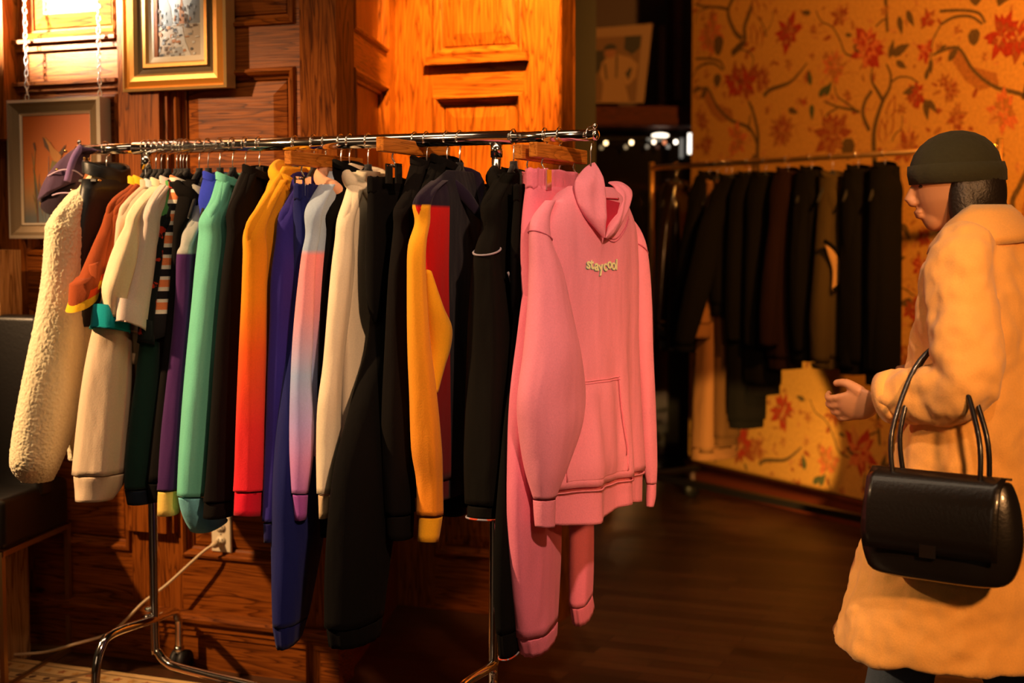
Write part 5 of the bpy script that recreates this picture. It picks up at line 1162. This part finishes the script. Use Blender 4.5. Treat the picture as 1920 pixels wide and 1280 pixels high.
r = g2('jacket', 'jacket', 'black jacket whose sleeve crosses in front of the trench', 1372, [(1372, 335), (1355, 345), (1338, 372)], [(1312, 420, 1356, 420), (1296, 490, 1345, 490), (1278, 570, 1325, 570), (1264, 645, 1302, 645)], m_bk, 590, .21, .05, seed=35, hl='in the jacket crossing the trench', cuff=[(1264, 648, 1301, 648), (1265, 658, 1300, 658)])
g2('coat', 'coat', 'long black coat with the lowest dark hem at mid rack', 1405, [(1408, 330), (1392, 342), (1376, 365)], [(1366, 420, 1400, 420), (1362, 500, 1398, 500), (1360, 580, 1396, 580), (1362, 640, 1394, 640)], m_bk, 800, .19, .05, seed=36, hl='in the long black coat')
g2('coat', 'coat', 'black coat with a slightly shorter hem beside the long one', 1436, [(1440, 330), (1424, 342), (1408, 365)], [(1400, 420, 1432, 420), (1396, 500, 1430, 500), (1394, 580, 1426, 580), (1394, 650, 1424, 650)], m_bk, 738, .17, .05, seed=37, hl='in the shorter black coat')
g2('blazer', 'jacket', 'dark maroon blazer left of the olive jacket', 1478, [(1482, 322), (1466, 335), (1450, 362)], [(1440, 420, 1475, 420), (1430, 500, 1470, 500), (1424, 580, 1462, 580), (1424, 650, 1456, 650)], m_mar, 690, .19, .05, seed=38, hl='in the maroon blazer')
g2('coat', 'coat', 'dark coat between the maroon blazer and the olive jacket', 1522, [(1528, 320), (1512, 333), (1498, 358)], [(1486, 420, 1524, 420), (1482, 500, 1518, 500), (1482, 600, 1516, 600), (1486, 660, 1514, 660)], m_bk, 675, .20, .07, seed=43, hl='in the coat left of the olive jacket')
r = g2('jacket', 'jacket', 'olive padded jacket with a pale curved armhole lining', 1562, [(1572, 330), (1556, 345), (1542, 370)], [(1530, 430, 1570, 430), (1524, 520, 1566, 520), (1518, 600, 1566, 600), (1520, 676, 1562, 680)], m_ol, 690, .20, .06, seed=39, hl='in the olive jacket', cuff=[(1521, 680, 1561, 683), (1524, 690, 1558, 692)])
MO = r[1]; m = MB(); q = [pl(MO, *p, -.075) for p in ((1547, 452), (1566, 468), (1582, 500), (1578, 528), (1562, 545))]; q2 = [pl(MO, *p, -.072) for p in ((1546, 454), (1554, 478), (1562, 505), (1562, 528), (1560, 545))]
vs = []; 
for a, b in zip(catmull([tuple(v) for v in q], 5), catmull([tuple(v) for v in q2], 5)): vs += [a, b]
m.add(vs, [(2*i, 2*i+1, 2*i+3, 2*i+2) for i in range(len(vs)//2-1)], 0, True); ln = m.build('lining', m_lin, r[0]); sd = ln.modifiers.new('s', 'SOLIDIFY'); sd.thickness = .006
m = MB(); m.tube([tuple(v) for v in q], .010, 8, sub=5); m.build('armhole_piping', m_bk, r[0])
g2('coat', 'coat', 'black coat right of the olive jacket', 1610, [(1618, 318), (1602, 330), (1588, 356)], [(1578, 420, 1620, 420), (1582, 500, 1618, 500), (1590, 600, 1626, 600), (1596, 690, 1632, 690)], m_bk, 700, .20, .05, seed=40, hl='in the coat right of the olive jacket')
g2('coat', 'coat', 'black coat beside the face of the passing person', 1660, [(1668, 312), (1652, 325), (1638, 350)], [(1628, 420, 1670, 420), (1626, 500, 1666, 500), (1626, 600, 1660, 600), (1626, 700, 1660, 700)], m_bk, 720, .22, .05, seed=41, hl='in the coat nearest the person')
# ================================================================== PERSON
PX, PYY = 1.10, 3.32
FV = Vector((-.80, .60, 0)).normalized()
PMx = Matrix(((-FV.y, FV.x, 0, PX), (FV.x, FV.y, 0, PYY), (0, 0, 1, 0), (0, 0, 0, 1)))
# local x = the person's left, y = forward
PMx = Matrix(((-FV.y, FV.x, 0, PX), (FV.x, FV.y, 0, PYY), (0, 0, 1, 0), (0, 0, 0, 1)))
person = thing('person', 'person in a tan coat and dark beanie walking left with a black bag', 'person', PMx)
def remesh(mb, vox, name, mat, par, sm=4, disp=None):
    o = mb.build(name, mat, par); r = o.modifiers.new('r', 'REMESH'); r.mode = 'VOXEL'; r.voxel_size = vox; r.use_smooth_shade = True
    s_ = o.modifiers.new('s', 'SMOOTH'); s_.iterations = sm; s_.factor = .5
    return o
def limb(m, pts, seg=20): m.tube([p[:3] for p in pts], [p[3] for p in pts], seg, sub=4)
skin = plain('skin', (.55, .27, .13), .5, bump=.1, spec=.4)
HC = Vector((.0, .075, 1.478)); TL = Matrix.Rotation(radians(-30), 4, 'Z') @ Matrix.Rotation(radians(-8), 4, 'X')   # head turned to the left, chin slightly down
def hp(x, y, z): return HC + (TL @ Vector((x, y, z)))
def headf(v):
    if v.z < -.02 and v.y < .02: v.y *= .86
    if v.z < -.03: v.x *= 1-(-v.z-.03)*3.2
    return v
b = MB()
b.ellipsoid(HC, (.075, .093, .112), seg=32, rings=24, M=TL, f=headf)
b.ellipsoid(hp(0, .052, -.066), (.034, .030, .036), M=TL)                        # jaw and chin
b.tube([tuple(hp(0, .086, .018)), tuple(hp(0, .101, -.010)), tuple(hp(0, .108, -.024))], [.008, .011, .013], 12); b.ellipsoid(hp(0, .098, -.028), (.017, .012, .009), M=TL)
b.ellipsoid(hp(0, .090, -.050), (.022, .009, .006), M=TL); b.ellipsoid(hp(0, .087, -.060), (.019, .009, .007), M=TL)
for s_ in (1, -1): b.ellipsoid(hp(.076*s_, -.005, -.015), (.008, .020, .032), M=TL); b.ellipsoid(hp(.030*s_, .074, .020), (.020, .008, .005), M=TL)
b.tube([tuple(hp(0, -.012, -.06)), (0, .02, 1.38), (0, .0, 1.33)], [.052, .055, .075], 20)
limb(b, [(0, 0, 1.34, .08), (0, 0, 1.2, .13), (0, 0, 1.05, .12), (0, 0, .93, .13), (0, 0, .85, .13)])
def armpts(s_, el, wr): return [(.05*s_, 0, 1.33, .06), (.165*s_, -.005, 1.315, .052), ((.165*s_+el[0])/2, el[1]/2, (1.315+el[2])/2, .046), (el[0], el[1], el[2], .040), ((el[0]+wr[0])/2, (el[1]+wr[1])/2, (el[2]+wr[2])/2, .036), (wr[0], wr[1], wr[2], .025)]
EL, WL = (.245, -.045, 1.045), (.215, .165, .985); ER, WRr = (-.245, -.03, 1.04), (-.19, .17, .99)
limb(b, armpts(1, EL, WL)); limb(b, armpts(-1, ER, WRr))
def hand(m, wr, s_):
    w_ = Vector(wr); d = Vector((-.08*s_, .95, -.30)).normalized(); side = Vector((-s_*.35, -.1, -.93)); side = (side-d*side.dot(d)).normalized(); nrm = d.cross(side)*(-s_)
    pc = w_+d*.048; B_ = Matrix((side, nrm, d)).transposed().to_4x4()
    m.ellipsoid(pc, (.040, .015, .052), M=B_)
    for k, (off, L1) in enumerate(((-.028, .068), (-.010, .078), (.009, .072), (.026, .058))):
        p0 = w_+d*.085+side*off; c_ = nrm*(-1)
        p1 = p0+d*L1*.42+c_*.010; p2 = p1+d*L1*.28+c_*.020; p3 = p2+d*L1*.10+c_*.024
        m.tube([tuple(p0-d*.02), tuple(p1), tuple(p2), tuple(p3)], [.0095, .0088, .0080, .0068], 12, sub=3); m.ellipsoid(p3, (.0068,)*3, seg=10, rings=8)
    p0 = w_+d*.030-side*.028; p1 = p0+d*.030-side*.026-nrm*.010; p2 = p1+d*.030-side*.004-nrm*.010
    m.tube([tuple(p0), tuple(p1), tuple(p2)], [.014, .011, .009], 12, sub=3); m.ellipsoid(p2, (.009,)*3, seg=10, rings=8)
hand(b, WL, 1); hand(b, WRr, -1)
LEGS = ((.085, [(0, .90), (.10, .50), (.17, .10)], 1), (-.085, [(0, .90), (.0, .50), (-.13, .12)], -1))
limb(b, [(.085, 0, .90, .085), (.09, .10, .50, .055), (.09, .17, .10, .040), (.09, .18, .06, .042), (.09, .26, .035, .032)])
limb(b, [(-.085, 0, .90, .085), (-.09, .02, .50, .055), (-.09, -.14, .13, .040), (-.09, -.14, .07, .042), (-.09, -.06, .035, .032)])
remesh(b, .0042, 'body', skin, person, 3)
for s_ in (1, -1):
    m = MB(); m.ellipsoid(hp(.031*s_, .080, .008), (.010, .006, .004), M=TL, seg=12, rings=8); m.build('eye', plain('eye_dark', (.02, .012, .008), .2), person)
# jeans and shoes
den = cl('grey_blue_denim', a_(75, 78, 80), bump=.6); m = MB()
m.tube([(.0, 0, .98), (0, 0, .86)], .14, 24)
limb(m, [(.075, 0, .90, .105), (.09, .05, .70, .092), (.095, .11, .48, .080), (.095, .15, .28, .078), (.095, .175, .12, .080)])
limb(m, [(-.075, 0, .90, .105), (-.09, .02, .70, .092), (-.095, .0, .48, .080), (-.095, -.08, .28, .078), (-.095, -.14, .13, .080)])
remesh(m, .008, 'jeans', den, person, 4)
for s_, y0 in ((1, .24), (-1, -.08)):
    m = MB(); m.ellipsoid((.092*s_, y0, .045), (.046, .135, .045), f=lambda v: Vector((v.x, v.y, max(v.z, -.044)))); m.ellipsoid((.092*s_, y0-.06, .075), (.042, .06, .05)); remesh(m, .006, 'shoe', plain('dark_shoe_leather', (.02, .012, .008), .35), person, 3)
# coat
coatm = cl('camel_wool', a_(240, 160, 72, .9), bump=.5, sheen=.3)
m = MB(); rs = [(.03, .05, .40, .300, .265, 0), (.03, .05, .44, .298, .263, 0), (0.01, .03, .65, .262, .225, 0), (0, .005, .85, .232, .180, 0), (0, 0, 1.0, .222, .160, 0), (0, 0, 1.15, .220, .145, 0), (0, 0, 1.27, .212, .125, 0), (0, 0, 1.335, .180, .100, 0), (0, .005, 1.372, .115, .080, 0), (0, .01, 1.395, .075, .066, 0)]
R_ = smooth_rings(rs, 5, 56, .018, .6, 2.1); c_ = sum(R_[0], Vector())/56
R_ = [[c_+(v-c_)*.70+Vector((0, 0, .22)) for v in R_[0]], [c_+(v-c_)*.90+Vector((0, 0, .006)) for v in R_[0]]]+R_
m.loft(R_)
for s_, e_, w_ in ((1, EL, WL), (-1, ER, WRr)):
    m.tube([(.09*s_, 0, 1.32), (.180*s_, -.005, 1.305), ((.18*s_+e_[0])/2+.012*s_, e_[1]/2-.006, (1.305+e_[2])/2), (e_[0]+.004*s_, e_[1]-.012, e_[2]-.008), ((e_[0]+w_[0])/2, (e_[1]+w_[1])/2, (e_[2]+w_[2])/2-.006), (w_[0], w_[1]-.015, w_[2]+.003)], [.060, .074, .073, .072, .064, .056], 24, sub=5)
co = remesh(m, .0075, 'coat', coatm, person, 5)
tx = bpy.data.textures.new('coat_folds', 'CLOUDS'); tx.noise_scale = .11; tx.noise_depth = 2
dm = co.modifiers.new('d', 'DISPLACE'); dm.texture = tx; dm.strength = .045; dm.mid_level = .5; dm.texture_coords = 'LOCAL'
m = MB()                      # wide fold-down collar
for s0, s1 in ((0, 1),):
    rr = []
    for i, (k, z, sc2) in enumerate(((0, 1.425, 1.0), (1, 1.432, 1.08), (2, 1.415, 1.45), (3, 1.370, 2.05), (4, 1.350, 2.15), (5, 1.352, 2.05), (6, 1.385, 1.55), (7, 1.40, 1.05))):
        rr.append([Vector((cos(2*pi*j/48)*.068*sc2*1.12, sin(2*pi*j/48)*.060*sc2*.92+.005, z-.030*max(0, sin(2*pi*j/48))-.012*abs(cos(2*pi*j/48))*(sc2-1))) for j in range(48)])
    m.loft(rr, closed=True)
m.build('collar', coatm, co)
m = MB()
for a0, L_ in ((0, 1),): m.tube([(0, -.161, 1.10), (0, -.170, .95), (0, -.190, .75), (0, -.222, .45)], .0028, 6, sub=5)
m.build('back_seam', cl('coat_seam', a_(150, 90, 40)), co)
for s_, w_ in ((1, WL), (-1, WRr)):
    m = MB(); d_ = Vector((-.03*s_, .21, -.06)).normalized(); q = Vector(w_)-d_*.022
    m.tube([tuple(q-d_*.03), tuple(q)], [.0610, .0600], 28); m.build('cuff', coatm, co)
# beanie and hair
olv = cl('olive_knit', a_(52, 46, 26), bump=1.0, nscale=120); hair_m = plain('dark_hair', (.014, .009, .006), .45, bump=.8, bscale=160)
m = MB(); m.ellipsoid(hp(0, -.008, .040), (.088, .105, .088), M=TL, seg=32, f=lambda v: Vector((v.x, v.y, max(v.z, -.030)))); bn_ = m.build('beanie', olv, person)
m = MB(); m.loft([[hp(cos(2*pi*k/80)*(.089+dr_)*(1+.010*(k % 2)), sin(2*pi*k/80)*(.107+dr_)*(1+.010*(k % 2))-.010, zz+.010*sin(2*pi*k/80)) for k in range(80)] for dr_, zz in ((-.006, .050), (.002, .049), (.005, .030), (.003, .006), (-.006, .004))], cap=(False, False)); m.build('folded_band', olv, bn_)
m = MB()
m.ellipsoid(hp(0, -.040, -.020), (.088, .078, .100), M=TL, seg=30, f=lambda v: Vector((v.x, min(v.y, .030), v.z)))
m.ellipsoid(hp(0, -.070, -.105), (.088, .052, .075), M=TL, seg=30)
for s_ in (1, -1): m.ellipsoid(hp(.070*s_, -.008, -.060), (.022, .040, .095), M=TL)
hr = remesh(m, .006, 'hair', hair_m, person, 3)
# bag
bagm = plain('black_bag_leather', (.010, .008, .007), .30, coat=.25, bump=.25, bscale=120)
BGM = PMx @ Matrix.Translation((.335, -.03, .735))
bt_ = thing('shoulder_bag', 'black leather shoulder bag carried at the side of the walking person', 'bag', BGM)
m = MB(); rr = []
for i, (z, w_, d_) in enumerate(((-.115, .120, .038), (-.10, .155, .052), (-.03, .172, .058), (.05, .165, .050), (.10, .150, .034), (.108, .14, .022))): rr.append((0, 0, z, d_, w_, 0))
m.loft(smooth_rings(rr, 4, 40, .01, 1, 3.4)); m.build('bag_body', bagm, bt_)
m = MB(); rr = [[Vector((.0, y, .112)) for y in (-.15, .15)]]
vs = []; pr_ = [(-.02, .110), (.02, .116), (.050, .098), (.062, .05), (.066, -.01), (.064, -.05)]
for x, z in pr_:
    for k in range(13): y = -.155+.31*k/12; vs.append((x, y*(1-.06*(k in (0, 12))), z-.0*(abs(y))))
m.add(vs, [(i*13+k, i*13+k+1, (i+1)*13+k+1, (i+1)*13+k) for i in range(5) for k in range(12)], 0, True); fo = m.build('flap', bagm, bt_); sdm = fo.modifiers.new('s', 'SOLIDIFY'); sdm.thickness = .005
m = MB(); m.box(.062, .070, -.018, .018, -.058, -.030); m.build('clasp', chrome, bt_)
for dx in (-.030, .030):
    m = MB(); m.tube([(dx, -.095, .100), (dx*.8-.010, -.085, .20), (-.060+dx*.4, -.02, .335), (-.095, .035, .385), (-.075+dx*.4, .085, .335), (dx*.8-.010, .105, .20), (dx, .095, .100)], .0058, 10, sub=6); m.build('handle', bagm, bt_)

# the figure was laid out with its left at +x; turn it into a right-handed frame
PMr = Matrix(((FV.y, FV.x, 0, PX), (-FV.x, FV.y, 0, PYY), (0, 0, 1, 0), (0, 0, 0, 1)))
SX = Matrix.Scale(-1, 4, (1, 0, 0))
def kids(o): return [c for c in o.children] + [d for c in o.children for d in c.children]
bpy.context.view_layer.update()
for root, Mn in ((person, PMr), (bt_, PMr @ Matrix.Translation((-.335, -.03, .735)))):
    for c in kids(root): c.data.transform(SX); c.data.flip_normals()
    root.matrix_world = Mn
